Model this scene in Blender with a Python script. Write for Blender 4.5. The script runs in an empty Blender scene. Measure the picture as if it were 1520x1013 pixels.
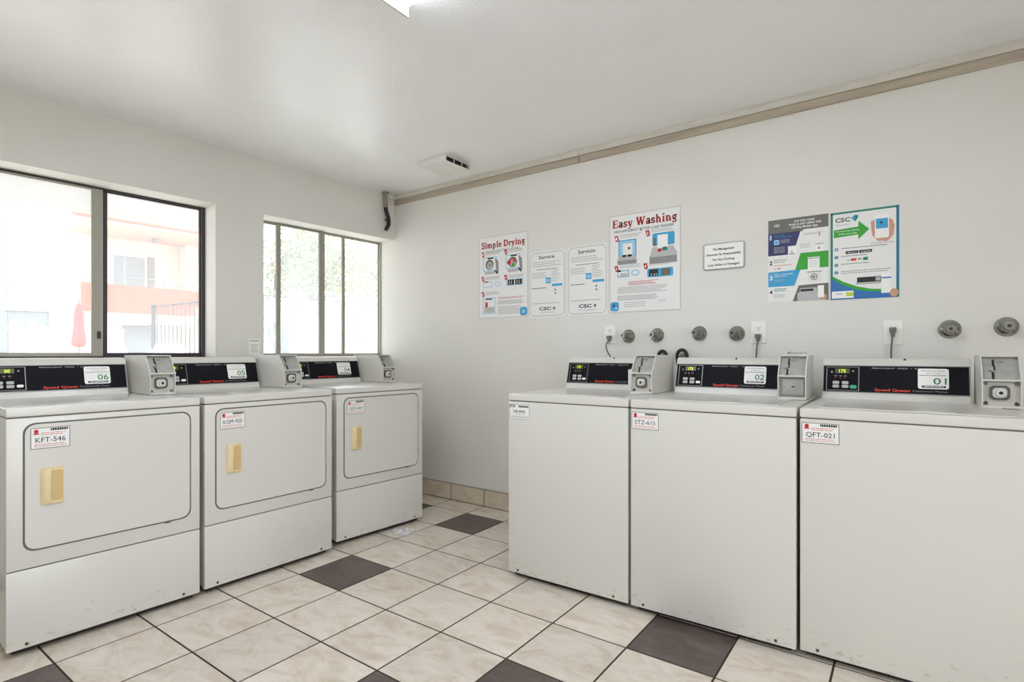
import bpy, bmesh, math, random
from mathutils import Vector, Matrix
random.seed(4)
S = bpy.context.scene
C = S.collection
PI = math.pi

# ---------------------------------------------------------------- camera, world, sun, exposure
CEIL = 2.4247          # ceiling height
YB = 1.5015            # inner face of the back wall
XW = -2.268            # room corner x
PHI = 0.0608           # window wall runs slightly out of square
T = 0.325              # floor tile pitch

cd = bpy.data.cameras.new('camera'); cam = bpy.data.objects.new('camera', cd); C.objects.link(cam)
cam.location = (1.18258, -1.60111, 1.11442)
cam.rotation_euler = (PI/2, 0, 0.62524)
cd.sensor_width = 36; cd.lens = 809.12/1520*36; cd.shift_y = 18.57/1520; cd.clip_start = 0.05
S.camera = cam

w = bpy.data.worlds.new('sky'); S.world = w; w.use_nodes = True
bg = w.node_tree.nodes['Background']; bg.inputs[0].default_value = (0.90, 0.955, 1.0, 1); bg.inputs[1].default_value = 5.2
sd = bpy.data.lights.new('sun', 'SUN'); so = bpy.data.objects.new('sun', sd); C.objects.link(so)
sd.energy = 9; sd.angle = 0.02; sd.color = (1, 0.98, 0.95)
so.rotation_euler = Vector((0.637, 0.262, -0.72)).to_track_quat('-Z', 'Y').to_euler()
S.view_settings.view_transform = 'Standard'; S.view_settings.look = 'None'
S.view_settings.gamma = 1; S.view_settings.use_curve_mapping = False
S.view_settings.exposure = 0.05
S.cycles.max_bounces = 10; S.cycles.diffuse_bounces = 6; S.cycles.transparent_max_bounces = 16
S.cycles.sample_clamp_indirect = 8.0

# ---------------------------------------------------------------- materials
def lin(h):
    h = h.lstrip('#'); r = []
    for i in (0, 2, 4):
        c = int(h[i:i+2], 16)/255
        r.append(c/12.92 if c <= 0.04045 else ((c+0.055)/1.055)**2.4)
    return (*r, 1)
MATS = {}
def mat(name, col, rough=0.5, metal=0.0, spec=0.5, emit=0.0, coat=0.0):
    if name in MATS: return MATS[name]
    m = bpy.data.materials.new(name); m.use_nodes = True
    p = m.node_tree.nodes['Principled BSDF']
    c = lin(col)
    p.inputs['Base Color'].default_value = c; p.inputs['Roughness'].default_value = rough
    p.inputs['Metallic'].default_value = metal; p.inputs['Specular IOR Level'].default_value = spec
    if coat: p.inputs['Coat Weight'].default_value = coat; p.inputs['Coat Roughness'].default_value = 0.1
    if emit: p.inputs['Emission Color'].default_value = c; p.inputs['Emission Strength'].default_value = emit
    MATS[name] = m; return m
def N(m, t, **kw):
    n = m.node_tree.nodes.new(t)
    for k, v in kw.items(): setattr(n, k, v)
    return n
def L(m, a, b): m.node_tree.links.new(a, b)
def noisy(name, c1, c2, scale, rough=0.5, bump=0.0, bscale=None, detail=4, stretch=None, spec=0.5, coord='Object', bdist=0.002):
    m = mat(name, c1, rough, spec=spec); p = m.node_tree.nodes['Principled BSDF']
    tc = N(m, 'ShaderNodeTexCoord'); mp = N(m, 'ShaderNodeMapping'); L(m, tc.outputs[coord], mp.inputs[0])
    if stretch: mp.inputs['Scale'].default_value = stretch
    n = N(m, 'ShaderNodeTexNoise'); n.inputs['Scale'].default_value = scale; n.inputs['Detail'].default_value = detail
    L(m, mp.outputs[0], n.inputs['Vector'])
    r = N(m, 'ShaderNodeValToRGB'); r.color_ramp.elements[0].color = lin(c1); r.color_ramp.elements[1].color = lin(c2)
    r.color_ramp.elements[0].position = 0.35; r.color_ramp.elements[1].position = 0.65
    L(m, n.outputs['Fac'], r.inputs[0]); L(m, r.outputs[0], p.inputs['Base Color'])
    if bump:
        b = N(m, 'ShaderNodeBump'); b.inputs['Strength'].default_value = bump; b.inputs['Distance'].default_value = bdist
        n2 = N(m, 'ShaderNodeTexNoise'); n2.inputs['Scale'].default_value = bscale or scale; n2.inputs['Detail'].default_value = 3
        L(m, mp.outputs[0], n2.inputs['Vector']); L(m, n2.outputs['Fac'], b.inputs['Height']); L(m, b.outputs[0], p.inputs['Normal'])
    return m

M_wall = noisy('painted_wall', '#E3E0D9', '#DFDCD4', 2.5, 0.6, 0.25, 90, spec=0.3)
M_ceil = noisy('textured_ceiling', '#F7F7F7', '#F4F4F4', 3, 0.3, 0.45, 75, spec=0.7, bdist=0.003)
M_grout = mat('grout', '#3B332B', 0.95)
M_bbgrout = mat('baseboard_grout', '#5C5044', 0.95)
M_trim = noisy('trim_cream', '#D9D4C8', '#CDC7B9', 6, 0.55, stretch=(1, 6, 6))
M_trim2 = noisy('trim_tan', '#BDB09C', '#A99C89', 5, 0.6, stretch=(0.6, 10, 10))

def tile_mat(name, base, dark, light, rough):
    m = mat(name, base, rough); p = m.node_tree.nodes['Principled BSDF']
    tc = N(m, 'ShaderNodeTexCoord'); oi = N(m, 'ShaderNodeObjectInfo')
    mul = N(m, 'ShaderNodeMath', operation='MULTIPLY'); mul.inputs[1].default_value = 37; L(m, oi.outputs['Random'], mul.inputs[0])
    mp = N(m, 'ShaderNodeMapping'); mp.inputs['Rotation'].default_value = (0, 0, 0.5); mp.inputs['Scale'].default_value = (1.5, 3.2, 1)
    L(m, tc.outputs['Object'], mp.inputs[0])
    n = N(m, 'ShaderNodeTexNoise', noise_dimensions='4D'); n.inputs['Scale'].default_value = 3.2; n.inputs['Detail'].default_value = 12
    n.inputs['Roughness'].default_value = 0.68; n.inputs['Distortion'].default_value = 1.6
    L(m, mp.outputs[0], n.inputs['Vector']); L(m, mul.outputs[0], n.inputs['W'])
    r = N(m, 'ShaderNodeValToRGB'); e = r.color_ramp.elements
    e[0].position = 0.3; e[0].color = lin(dark); e[1].position = 0.68; e[1].color = lin(light)
    k = e.new(0.5); k.color = lin(base)
    L(m, n.outputs['Fac'], r.inputs[0])
    hs = N(m, 'ShaderNodeHueSaturation')
    mr = N(m, 'ShaderNodeMapRange'); mr.inputs['To Min'].default_value = 0.93; mr.inputs['To Max'].default_value = 1.06
    L(m, oi.outputs['Random'], mr.inputs['Value']); L(m, mr.outputs[0], hs.inputs['Value']); L(m, r.outputs[0], hs.inputs['Color'])
    L(m, hs.outputs[0], p.inputs['Base Color'])
    b = N(m, 'ShaderNodeBump'); b.inputs['Strength'].default_value = 0.25; b.inputs['Distance'].default_value = 0.002
    n2 = N(m, 'ShaderNodeTexNoise', noise_dimensions='4D'); n2.inputs['Scale'].default_value = 14; n2.inputs['Detail'].default_value = 5
    L(m, tc.outputs['Object'], n2.inputs['Vector']); L(m, mul.outputs[0], n2.inputs['W'])
    L(m, n2.outputs['Fac'], b.inputs['Height']); L(m, b.outputs[0], p.inputs['Normal'])
    return m
M_tile = tile_mat('beige_tile', '#D3C8B9', '#BCAC96', '#DED6C9', 0.3)
M_tiled = tile_mat('brown_tile', '#574B46', '#473B36', '#685B55', 0.38)
M_bbtile = tile_mat('baseboard_tile', '#D3C5AF', '#BDAB91', '#DDD1BE', 0.35)

def enamel():
    m = mat('white_enamel', '#D3D0C8', 0.28, coat=0.25); p = m.node_tree.nodes['Principled BSDF']
    g = N(m, 'ShaderNodeNewGeometry'); sp = N(m, 'ShaderNodeSeparateXYZ'); L(m, g.outputs['Position'], sp.inputs[0])
    n = N(m, 'ShaderNodeTexNoise'); n.inputs['Scale'].default_value = 26; n.inputs['Detail'].default_value = 7; n.inputs['Roughness'].default_value = 0.7
    mp = N(m, 'ShaderNodeMapping'); mp.inputs['Scale'].default_value = (1, 1, 2.4); L(m, g.outputs['Position'], mp.inputs[0]); L(m, mp.outputs[0], n.inputs['Vector'])
    hz = N(m, 'ShaderNodeMapRange'); hz.inputs['From Min'].default_value = 0.02; hz.inputs['From Max'].default_value = 0.16
    hz.inputs['To Min'].default_value = 0.13; hz.inputs['To Max'].default_value = 0.0; L(m, sp.outputs[2], hz.inputs['Value'])
    ad = N(m, 'ShaderNodeMath', operation='ADD'); L(m, n.outputs['Fac'], ad.inputs[0]); L(m, hz.outputs[0], ad.inputs[1])
    r = N(m, 'ShaderNodeValToRGB'); r.color_ramp.elements[0].position = 0.66; r.color_ramp.elements[1].position = 0.76
    r.color_ramp.elements[0].color = (0, 0, 0, 1); r.color_ramp.elements[1].color = (0.6, 0.6, 0.6, 1); L(m, ad.outputs[0], r.inputs[0])
    mx = N(m, 'ShaderNodeMix', data_type='RGBA'); L(m, r.outputs[0], mx.inputs['Factor'])
    mx.inputs['A'].default_value = lin('#D3D0C8'); mx.inputs['B'].default_value = lin('#A89A86')
    L(m, mx.outputs['Result'], p.inputs['Base Color'])
    n3 = N(m, 'ShaderNodeTexNoise'); n3.inputs['Scale'].default_value = 260; L(m, g.outputs['Position'], n3.inputs['Vector'])
    b = N(m, 'ShaderNodeBump'); b.inputs['Strength'].default_value = 0.06; b.inputs['Distance'].default_value = 0.001
    L(m, n3.outputs['Fac'], b.inputs['Height']); L(m, b.outputs[0], p.inputs['Normal'])
    return m
M_en = enamel()
M_box = mat('coin_box_paint', '#D3D0C9', 0.4)
M_boxin = noisy('coin_box_steel', '#A9A8A2', '#9A9992', 30, 0.4)
M_dark = mat('dark_gap', '#2A2622', 0.8)
M_gap = mat('gap_grey', '#66645C', 0.7)
M_handle = mat('beige_plastic', '#DFCB9E', 0.4)
M_handle2 = mat('beige_plastic_shade', '#CDB07A', 0.45)  # darker copy of the plastic, holds the shade of the recess
M_panel = noisy('black_panel', '#141417', '#1D1D21', 160, 0.6, spec=0.1)
M_pframe = mat('panel_edge_grey', '#8B8A84', 0.35, metal=0.5)
M_white = mat('print_white', '#F2F1EC', 0.5)
M_paper = mat('paper_white', '#EAE9E5', 0.55)
M_lcd = mat('lcd_window', '#4C5110', 0.3)
M_dig = mat('lcd_digits', '#DDE81E', 0.4, emit=0.5)
M_red = mat('print_red', '#C01F26', 0.5)
M_orange = mat('lettering_red', '#D8341C', 0.5)
M_grey = mat('print_grey', '#8C8C8A', 0.5)
M_lgrey = mat('print_light_grey', '#B9B9B6', 0.5)
M_black = mat('print_black', '#1E1E20', 0.5)
M_green = mat('print_green', '#35A32F', 0.5)
M_dgreen = mat('number_green', '#3F7D4F', 0.5)
M_teal = mat('print_teal', '#1F7F6C', 0.5)
M_blue = mat('print_blue', '#2E6FB0', 0.5)
M_sky = mat('print_sky_blue', '#3AA0CF', 0.5)
M_lblue = mat('print_pale_blue', '#9CC9E4', 0.5)
M_navy = mat('print_navy', '#2A2C5E', 0.5)
M_brown = mat('print_dark_grey', '#6B675E', 0.5)
M_pink = mat('print_pink', '#D99A96', 0.5)
M_skin = mat('print_skin', '#D09A80', 0.5)
M_yel = mat('print_yellow', '#C9D24A', 0.5)
M_chrome = noisy('worn_chrome', '#A9A8A2', '#8B8A84', 30, 0.22); MATS['worn_chrome'].node_tree.nodes['Principled BSDF'].inputs['Metallic'].default_value = 0.9
M_chrome2 = mat('dull_nickel', '#8B8982', 0.3, metal=0.9)
M_rub = mat('black_rubber', '#1B1B1B', 0.5)
M_steel = mat('grey_steel', '#77757A', 0.4, metal=0.7)
M_cord = mat('grey_cord', '#6D6A63', 0.5)
M_plate = mat('outlet_plate', '#EFECE5', 0.35)
M_bronze = mat('anodised_frame', '#A19D90', 0.42, metal=0.35)
M_bronzed = mat('dark_frame', '#3A3236', 0.5)
M_rust = mat('rusty_bolt', '#5A3A2C', 0.7)
M_lens = mat('acrylic_lens', '#E9F1FF', 0.25, emit=10.0)
M_vent = mat('vent_white', '#E6E4DF', 0.45)
M_tape = mat('white_tape', '#E8E6E0', 0.5)
M_wrap = mat('clear_wrap', '#E4E4E6', 0.2); MATS['clear_wrap'].node_tree.nodes['Principled BSDF'].inputs['Alpha'].default_value = 0.55

def glass(name, haze, tint=(1, 1, 1, 1)):
    m = bpy.data.materials.new(name); m.use_nodes = True; nt = m.node_tree; nt.nodes.clear()
    o = nt.nodes.new('ShaderNodeOutputMaterial'); tr = nt.nodes.new('ShaderNodeBsdfTransparent'); tr.inputs[0].default_value = tint
    tl = nt.nodes.new('ShaderNodeBsdfTranslucent'); tl.inputs[0].default_value = (0.95, 0.97, 1, 1)
    gl = nt.nodes.new('ShaderNodeBsdfGlossy'); gl.inputs['Roughness'].default_value = 0.02
    a = nt.nodes.new('ShaderNodeMixShader'); a.inputs[0].default_value = haze
    b = nt.nodes.new('ShaderNodeMixShader'); b.inputs[0].default_value = 0.03
    nt.links.new(tr.outputs[0], a.inputs[1]); nt.links.new(tl.outputs[0], a.inputs[2])
    nt.links.new(a.outputs[0], b.inputs[1]); nt.links.new(gl.outputs[0], b.inputs[2]); nt.links.new(b.outputs[0], o.inputs[0])
    return m
M_glass = glass('glare_veil_glass', 0.16)  # translucent share lays a veil of glare over the view
M_glass2 = glass('reflection_haze_glass', 0.22, (0.97, 0.99, 1, 1))  # stronger haze and cool tint imitate the reflection in this pane

# ---------------------------------------------------------------- helpers
def box(bm, x0, x1, y0, y1, z0, z1, bev=0.0, seg=1):
    r = bmesh.ops.create_cube(bm, size=1)
    vs = r['verts']
    for v in vs:
        v.co = Vector(((x0+x1)/2+v.co.x*(x1-x0), (y0+y1)/2+v.co.y*(y1-y0), (z0+z1)/2+v.co.z*(z1-z0)))
    if bev:
        es = list({e for v in vs for e in v.link_edges})
        bmesh.ops.bevel(bm, geom=es, offset=bev, segments=seg, affect='EDGES', profile=0.6)
def cyl(bm, p0, p1, r0, r1=None, seg=16, cap=True):
    p0 = Vector(p0); p1 = Vector(p1); d = p1-p0; r1 = r0 if r1 is None else r1
    q = Vector((0, 0, 1)).rotation_difference(d.normalized()).to_matrix().to_4x4()
    bmesh.ops.create_cone(bm, cap_ends=cap, segments=seg, radius1=r0, radius2=r1, depth=d.length,
                          matrix=Matrix.Translation((p0+p1)/2) @ q)
def tube(bm, pts, r, seg=8):
    pts = [Vector(p) for p in pts]; n = len(pts); rings = []
    up = Vector((0.13, 0.31, 0.94))
    for i, p in enumerate(pts):
        d = (pts[min(i+1, n-1)]-pts[max(i-1, 0)]).normalized()
        a = d.cross(up).normalized(); b = d.cross(a).normalized()
        rr = r[i] if isinstance(r, (list, tuple)) else r
        rings.append([bm.verts.new(p+a*math.cos(t)*rr+b*math.sin(t)*rr) for t in [2*PI*k/seg for k in range(seg)]])
    for i in range(n-1):
        for k in range(seg):
            bm.faces.new((rings[i][k], rings[i][(k+1) % seg], rings[i+1][(k+1) % seg], rings[i+1][k]))
    bm.faces.new(rings[0]); bm.faces.new(rings[-1][::-1])
def smooth_path(pts, n=8):
    P = [Vector(p) for p in pts]; P = [P[0]*2-P[1]]+P+[P[-1]*2-P[-2]]; out = []
    for i in range(1, len(P)-2):
        for k in range(n):
            t = k/n; a, b, c, d = P[i-1:i+3]
            out.append(0.5*((2*b)+(c-a)*t+(2*a-5*b+4*c-d)*t*t+(3*b-a-3*c+d)*t**3))
    out.append(P[-2]); return out
def prism(bm, poly, fn, a, b):
    """poly of 2D points; fn(u, v, w) -> 3D; extruded from w=a to w=b"""
    A = [bm.verts.new(fn(u, v, a)) for u, v in poly]; B = [bm.verts.new(fn(u, v, b)) for u, v in poly]
    n = len(poly)
    bm.faces.new(A); bm.faces.new(B[::-1])
    for i in range(n): bm.faces.new((A[(i+1) % n], A[i], B[i], B[(i+1) % n]))
def rrect(x0, x1, y0, y1, r, seg=5):
    o = []
    for cx, cy, a0 in ((x1-r, y1-r, 0), (x0+r, y1-r, PI/2), (x0+r, y0+r, PI), (x1-r, y0+r, 3*PI/2)):
        for k in range(seg+1):
            a = a0+PI/2*k/seg; o.append((cx+r*math.cos(a), cy+r*math.sin(a)))
    return o
def obj(name, bm, m, parent=None, loc=None, rz=None, smooth=False, **props):
    bmesh.ops.recalc_face_normals(bm, faces=bm.faces)
    me = bpy.data.meshes.new(name); bm.to_mesh(me); bm.free(); me.materials.append(m)
    if smooth:
        me.polygons.foreach_set('use_smooth', [True]*len(me.polygons)); me.set_sharp_from_angle(angle=math.radians(35))
    o = bpy.data.objects.new(name, me); C.objects.link(o)
    if parent: o.parent = parent
    if loc: o.location = loc
    if rz is not None: o.rotation_euler = (0, 0, rz)
    for k, v in props.items(): o[k] = v
    return o
def boxo(name, dims, m, parent=None, bev=0.0, seg=1, smooth=False, **kw):
    bm = bmesh.new(); box(bm, *dims, bev=bev, seg=seg); return obj(name, bm, m, parent, smooth=smooth, **kw)
def thing(name, label, cat, loc=(0, 0, 0), rz=0, group=None, kind=None):
    o = bpy.data.objects.new(name, None); C.objects.link(o); o.location = loc; o.rotation_euler = (0, 0, rz); o.empty_display_size = 0.1
    if label: o['label'] = label
    if cat: o['category'] = cat
    if group: o['group'] = group
    if kind: o['kind'] = kind
    return o
def tag(o, label, cat, group=None):
    o['label'] = label; o['category'] = cat
    if group: o['group'] = group
    return o

# lettering ------------------------------------------------------
_tc = {}
def glyphs(s, bold=0.0):
    k = (s, bold)
    if k not in _tc:
        cu = bpy.data.curves.new('t', 'FONT'); cu.body = s; cu.resolution_u = 2; cu.offset = bold
        o = bpy.data.objects.new('t', cu); me = o.to_mesh()
        vs = [(v.co.x, v.co.y) for v in me.vertices]; fs = [tuple(p.vertices) for p in me.polygons]
        o.to_mesh_clear(); bpy.data.objects.remove(o); bpy.data.curves.remove(cu)
        xs = [v[0] for v in vs] or [0, 1]
        _tc[k] = (vs, fs, min(xs), max(xs))
    return _tc[k]
def arc(cx, cy, rx, ry, a0, a1, n=8):
    return [(cx+rx*math.cos(math.radians(a0+(a1-a0)*k/n)), cy+ry*math.sin(math.radians(a0+(a1-a0)*k/n))) for k in range(n+1)]
K, H = 0.2, 0.085   # thick and thin strokes of the slab-serif title letters
SERIF = {
 'E': (0.82, [(K, [(0.2, 0), (0.2, 1)]), (H, [(0.02, 0.96), (0.74, 0.96)]), (H, [(0.02, 0.04), (0.78, 0.04)]), (H, [(0.2, 0.52), (0.56, 0.52)]), (H, [(0.72, 1), (0.72, 0.74)]), (H, [(0.76, 0), (0.76, 0.3)]), (H, [(0.54, 0.4), (0.54, 0.64)])]),
 'D': (0.95, [(K, [(0.2, 0), (0.2, 1)]), (H, [(0.02, 0.96), (0.45, 0.96)]), (H, [(0.02, 0.04), (0.45, 0.04)]), (0.16, arc(0.42, 0.5, 0.4, 0.44, 90, -90))]),
 'S': (0.72, [(0.15, arc(0.36, 0.73, 0.25, 0.21, 30, 270)+arc(0.36, 0.27, 0.27, 0.22, 90, -150)), (H, [(0.64, 0.98), (0.64, 0.7)]), (H, [(0.07, 0.02), (0.07, 0.34)])]),
 'W': (1.3, [(K, [(0.15, 0.98), (0.4, 0.02)]), (0.11, [(0.4, 0.02), (0.64, 0.98)]), (K, [(0.6, 0.98), (0.86, 0.02)]), (0.11, [(0.86, 0.02), (1.13, 0.98)]), (H, [(0, 0.96), (0.36, 0.96)]), (H, [(0.48, 0.96), (0.8, 0.96)]), (H, [(0.98, 0.96), (1.28, 0.96)])]),
 'a': (0.66, [(0.13, arc(0.3, 0.47, 0.2, 0.18, 160, 0)+[(0.5, 0.1)]), (K, [(0.47, 0.48), (0.47, 0.05)]), (0.14, arc(0.27, 0.2, 0.18, 0.15, 60, 320)), (H, [(0.4, 0.04), (0.66, 0.04)])]),
 's': (0.56, [(0.13, arc(0.28, 0.49, 0.18, 0.13, 30, 260)+arc(0.28, 0.2, 0.19, 0.14, 85, -150)), (H, [(0.48, 0.66), (0.48, 0.46)]), (H, [(0.06, 0.02), (0.06, 0.24)])]),
 'y': (0.74, [(K-.02, [(0.15, 0.64), (0.38, 0.04)]), (0.1, [(0.6, 0.64), (0.34, -0.14), (0.2, -0.24), (0.1, -0.2)]), (H, [(0.0, 0.63), (0.32, 0.63)]), (H, [(0.46, 0.63), (0.74, 0.63)])]),
 'h': (0.8, [(K-.02, [(0.2, 0), (0.2, 1)]), (H, [(0.03, 0.96), (0.2, 0.96)]), (0.12, arc(0.38, 0.4, 0.2, 0.22, 150, 0)), (K-.02, [(0.58, 0.44), (0.58, 0)]), (H, [(0.04, 0.04), (0.36, 0.04)]), (H, [(0.44, 0.04), (0.76, 0.04)])]),
 'n': (0.8, [(K-.02, [(0.2, 0), (0.2, 0.67)]), (H, [(0.03, 0.63), (0.2, 0.63)]), (0.12, arc(0.38, 0.4, 0.2, 0.22, 150, 0)), (K-.02, [(0.58, 0.44), (0.58, 0)]), (H, [(0.04, 0.04), (0.36, 0.04)]), (H, [(0.44, 0.04), (0.76, 0.04)])]),
 'm': (1.14, [(K-.02, [(0.2, 0), (0.2, 0.67)]), (H, [(0.03, 0.63), (0.2, 0.63)]), (0.12, arc(0.37, 0.4, 0.18, 0.22, 150, 0)), (K-.03, [(0.55, 0.44), (0.55, 0)]), (0.12, arc(0.73, 0.4, 0.18, 0.22, 150, 0)), (K-.03, [(0.91, 0.44), (0.91, 0)]), (H, [(0.04, 0.04), (0.34, 0.04)]), (H, [(0.42, 0.04), (0.7, 0.04)]), (H, [(0.78, 0.04), (1.08, 0.04)])]),
 'i': (0.42, [(K-.02, [(0.21, 0), (0.21, 0.67)]), (H, [(0.04, 0.63), (0.2, 0.63)]), (H, [(0.04, 0.04), (0.39, 0.04)]), (0.2, [(0.21, 0.8), (0.21, 1.0)])]),
 'l': (0.42, [(K-.02, [(0.21, 0), (0.21, 1)]), (H, [(0.04, 0.96), (0.2, 0.96)]), (H, [(0.04, 0.04), (0.39, 0.04)])]),
 'p': (0.76, [(K-.02, [(0.2, -0.26), (0.2, 0.67)]), (H, [(0.03, 0.63), (0.2, 0.63)]), (0.13, arc(0.38, 0.33, 0.24, 0.28, 150, -150)), (H, [(0.04, -0.24), (0.38, -0.24)])]),
 'e': (0.62, [(0.14, arc(0.31, 0.33, 0.22, 0.28, 0, 310)), (0.08, [(0.1, 0.36), (0.54, 0.36)])]),
 'r': (0.56, [(K-.02, [(0.2, 0), (0.2, 0.67)]), (H, [(0.03, 0.63), (0.2, 0.63)]), (H, [(0.04, 0.04), (0.38, 0.04)]), (0.13, arc(0.42, 0.38, 0.2, 0.2, 160, 50))]),
 'g': (0.68, [(0.13, arc(0.3, 0.42, 0.19, 0.19, 0, 360, 12)), (0.12, [(0.44, 0.58), (0.64, 0.64)]), (0.12, [(0.16, 0.26), (0.2, 0.12), (0.46, 0.08), (0.54, -0.06)]), (0.11, arc(0.32, -0.1, 0.22, 0.12, 20, -200))]),
 ' ': (0.36, [])}
SPLIT = {'phone_picture', 'hand_picture', 'step_badge', 'step_disc', 'store_badge', 'phone_picture_mark', 'picture_drum', 'picture_clothes', 'machine_picture', 'phone_screen', 'button_print', 'qr_dot', 'app_icon', 'picture_ring', 'picture_body', 'picture_front', 'picture_door_open'}
FINE = {'step_number', 'poster_small_print', 'notice_small_print', 'label_small_print', 'step_text', 'sticker_text', 'sticker_bar_text', 'indicator', 'indicator_text', 'label_bars_gap'}
class Flat:
    """flat print: polygons laid on a real surface, gathered by (name, material)"""
    def __init__(s, parent, O, U, V, W, Hh, off=0.0007):
        s.p = parent; s.O = Vector(O); s.U = Vector(U).normalized(); s.V = Vector(V).normalized()
        s.N = s.U.cross(s.V); s.W = W; s.H = Hh; s.off = off; s.b = {}; s.n = 0; s.c = 0
    def at(s, x, y, lay): return s.O+s.U*x*s.W+s.V*(1-y)*s.H+s.N*(s.off+lay*0.0004)
    def bm(s, name, m):
        k = (name, m.name, s.n)
        if k not in s.b: s.b[k] = (bmesh.new(), m)
        return s.b[k][0]
    def poly(s, name, m, pts, lay=0):
        if name in SPLIT: s.c += 1; s.n = s.c
        bm = s.bm(name, m); bm.faces.new([bm.verts.new(s.at(x, y, lay)) for x, y in pts])
        s.n = 0
    def rect(s, name, m, x0, x1, y0, y1, lay=0): s.poly(name, m, [(x0, y0), (x1, y0), (x1, y1), (x0, y1)], lay)
    def disc(s, name, m, cx, cy, r, lay=0, ry=None, n=14):
        ry = ry or r*s.W/s.H
        s.poly(name, m, [(cx+r*math.cos(2*PI*k/n), cy+ry*math.sin(2*PI*k/n)) for k in range(n)], lay)
    def frame(s, name, m, x0, x1, y0, y1, t, lay=0):
        tx, ty = t/s.W, t/s.H
        s.rect(name, m, x0, x1, y0, y0+ty, lay); s.rect(name, m, x0, x1, y1-ty, y1, lay)
        s.rect(name, m, x0, x0+tx, y0, y1, lay); s.rect(name, m, x1-tx, x1, y0, y1, lay)
    def rframe(s, name, m, x0, x1, y0, y1, r, t, lay=0):
        a = rrect(x0*s.W, x1*s.W, y0*s.H, y1*s.H, r); b = rrect(x0*s.W+t, x1*s.W-t, y0*s.H+t, y1*s.H-t, max(r-t, 0.001))
        n = len(a)
        for i in range(n):
            j = (i+1) % n
            s.poly(name, m, [(p[0]/s.W, p[1]/s.H) for p in (a[i], a[j], b[j], b[i])], lay)
    def rrect(s, name, m, x0, x1, y0, y1, r, lay=0):
        s.poly(name, m, [(p[0]/s.W, p[1]/s.H) for p in rrect(x0*s.W, x1*s.W, y0*s.H, y1*s.H, r)], lay)
    def text(s, name, m, t, x0, x1, yb, h, lay=1, bold=0.0, fit=True, align='l'):
        vs, fs, a, b = glyphs(t, bold); bm = s.bm(name, m)
        sy = h/0.73; sx = (x1-x0)/(b-a) if fit else sy*s.H/s.W
        if not fit:
            wd = (b-a)*sx
            if align == 'c': x0 = (x0+x1)/2-wd/2
        V = [bm.verts.new(s.at(x0+(x-a)*sx, yb-y*sy, lay)) for x, y in vs]
        for f in fs:
            try: bm.faces.new([V[i] for i in f])
            except ValueError: pass
    def serif(s, name, m, t, x0, x1, yb, h, lay=1):
        tot = sum(SERIF[c][0]+0.04 for c in t)-0.04; k = (x1-x0)/tot; x = 0; kx = k*s.W; ky = h*s.H
        for c in t:
            wd, st = SERIF[c]
            for th, pts in st:
                P = [Vector(((x+a)*kx, b*ky)) for a, b in pts]; th_ = th*(kx+ky)*0.5*1.25
                for i in range(len(P)-1):
                    d = P[i+1]-P[i]
                    if d.length < 1e-9: continue
                    d.normalize(); n = Vector((-d.y, d.x))*th_/2; e = d*th_*0.18 if len(P) > 2 else d*0
                    q = [P[i]-n-e, P[i+1]-n+e, P[i+1]+n+e, P[i]+n-e]
                    s.poly(name, m, [(x0+v.x/s.W, yb-v.y/s.H) for v in q], lay)
            x += wd+0.04
    def lines(s, name, m, x0, x1, y0, y1, n, t=0.35, rag=0.15, lay=0, seed=1):
        """lines of print too fine to read"""
        rnd = random.Random(seed); dy = (y1-y0)/n
        for i in range(n):
            xe = x1-(x1-x0)*rnd.random()*rag; x = x0
            while x < xe-0.002:
                wl = min((0.012+rnd.random()*0.03)*0.45/s.W, xe-x)
                s.rect(name, m, x, x+wl, y0+i*dy, y0+i*dy+dy*t, lay); x += wl+0.004*0.45/s.W
    def build(s):
        for (name, _, _), (bm, m) in s.b.items():
            o = obj(name, bm, m, s.p)
            if name in FINE: o['kind'] = 'stuff'

# ---------------------------------------------------------------- the room
EXT = Matrix.Translation((XW, YB, 0)) @ Matrix.Rotation(PI/2-PHI, 4, 'Z')    # local x: along the window wall, local y: outward
EXT_RZ = PI/2-PHI
XR, YR = 2.9, -3.7
fl = boxo('floor', (-3.0, XR+0.2, YR-0.2, YB+0.1, -0.12, -0.0014), M_grout, kind='structure')
me_t = None
def tile_mesh(name, m, sx, sy, th=0.004, b=0.001):
    bm = bmesh.new()
    pts = [(-sx/2, -sy/2), (sx/2, -sy/2), (sx/2, sy/2), (-sx/2, sy/2)]
    a = [bm.verts.new((x, y, -th)) for x, y in pts]; c = [bm.verts.new((x, y, -b*0.6)) for x, y in pts]
    d = [bm.verts.new((x-b*(1 if x > 0 else -1), y-b*(1 if y > 0 else -1), 0)) for x, y in pts]
    bm.faces.new(d); bm.faces.new(a[::-1])
    for i in range(4):
        j = (i+1) % 4; bm.faces.new((a[i], a[j], c[j], c[i])); bm.faces.new((c[i], c[j], d[j], d[i]))
    me = bpy.data.meshes.new(name); bm.to_mesh(me); bm.free(); me.materials.append(m); return me
mt = tile_mesh('tile', M_tile, T-0.0075, T-0.0075); mtd = tile_mesh('dark_tile', M_tiled, T-0.0075, T-0.0075)
lastd = YB-4*T-0.004
mtl = tile_mesh('edge_tile', M_tile, T-0.0075, lastd-0.003)
DARK = {(-4, 0), (-4, 3), (-6, 3), (1, 1), (0, -1), (-1, -2), (-4, -4), (2, -4), (-6, -2), (4, 3), (-2, -5)}
for j in range(4, -10, -1):
    for i in range(-7, 8):
        dk = (i, j) in DARK; me = mtd if dk else (mtl if j == 4 else mt)
        o = bpy.data.objects.new('tile', me); C.objects.link(o); o.parent = fl
        y = (j+0.5)*T if j < 4 else 4*T+0.003+(lastd-0.003)/2
        o.location = ((i+0.5)*T, y, 0)
        if dk: o['label'] = 'dark brown floor tile'
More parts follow.
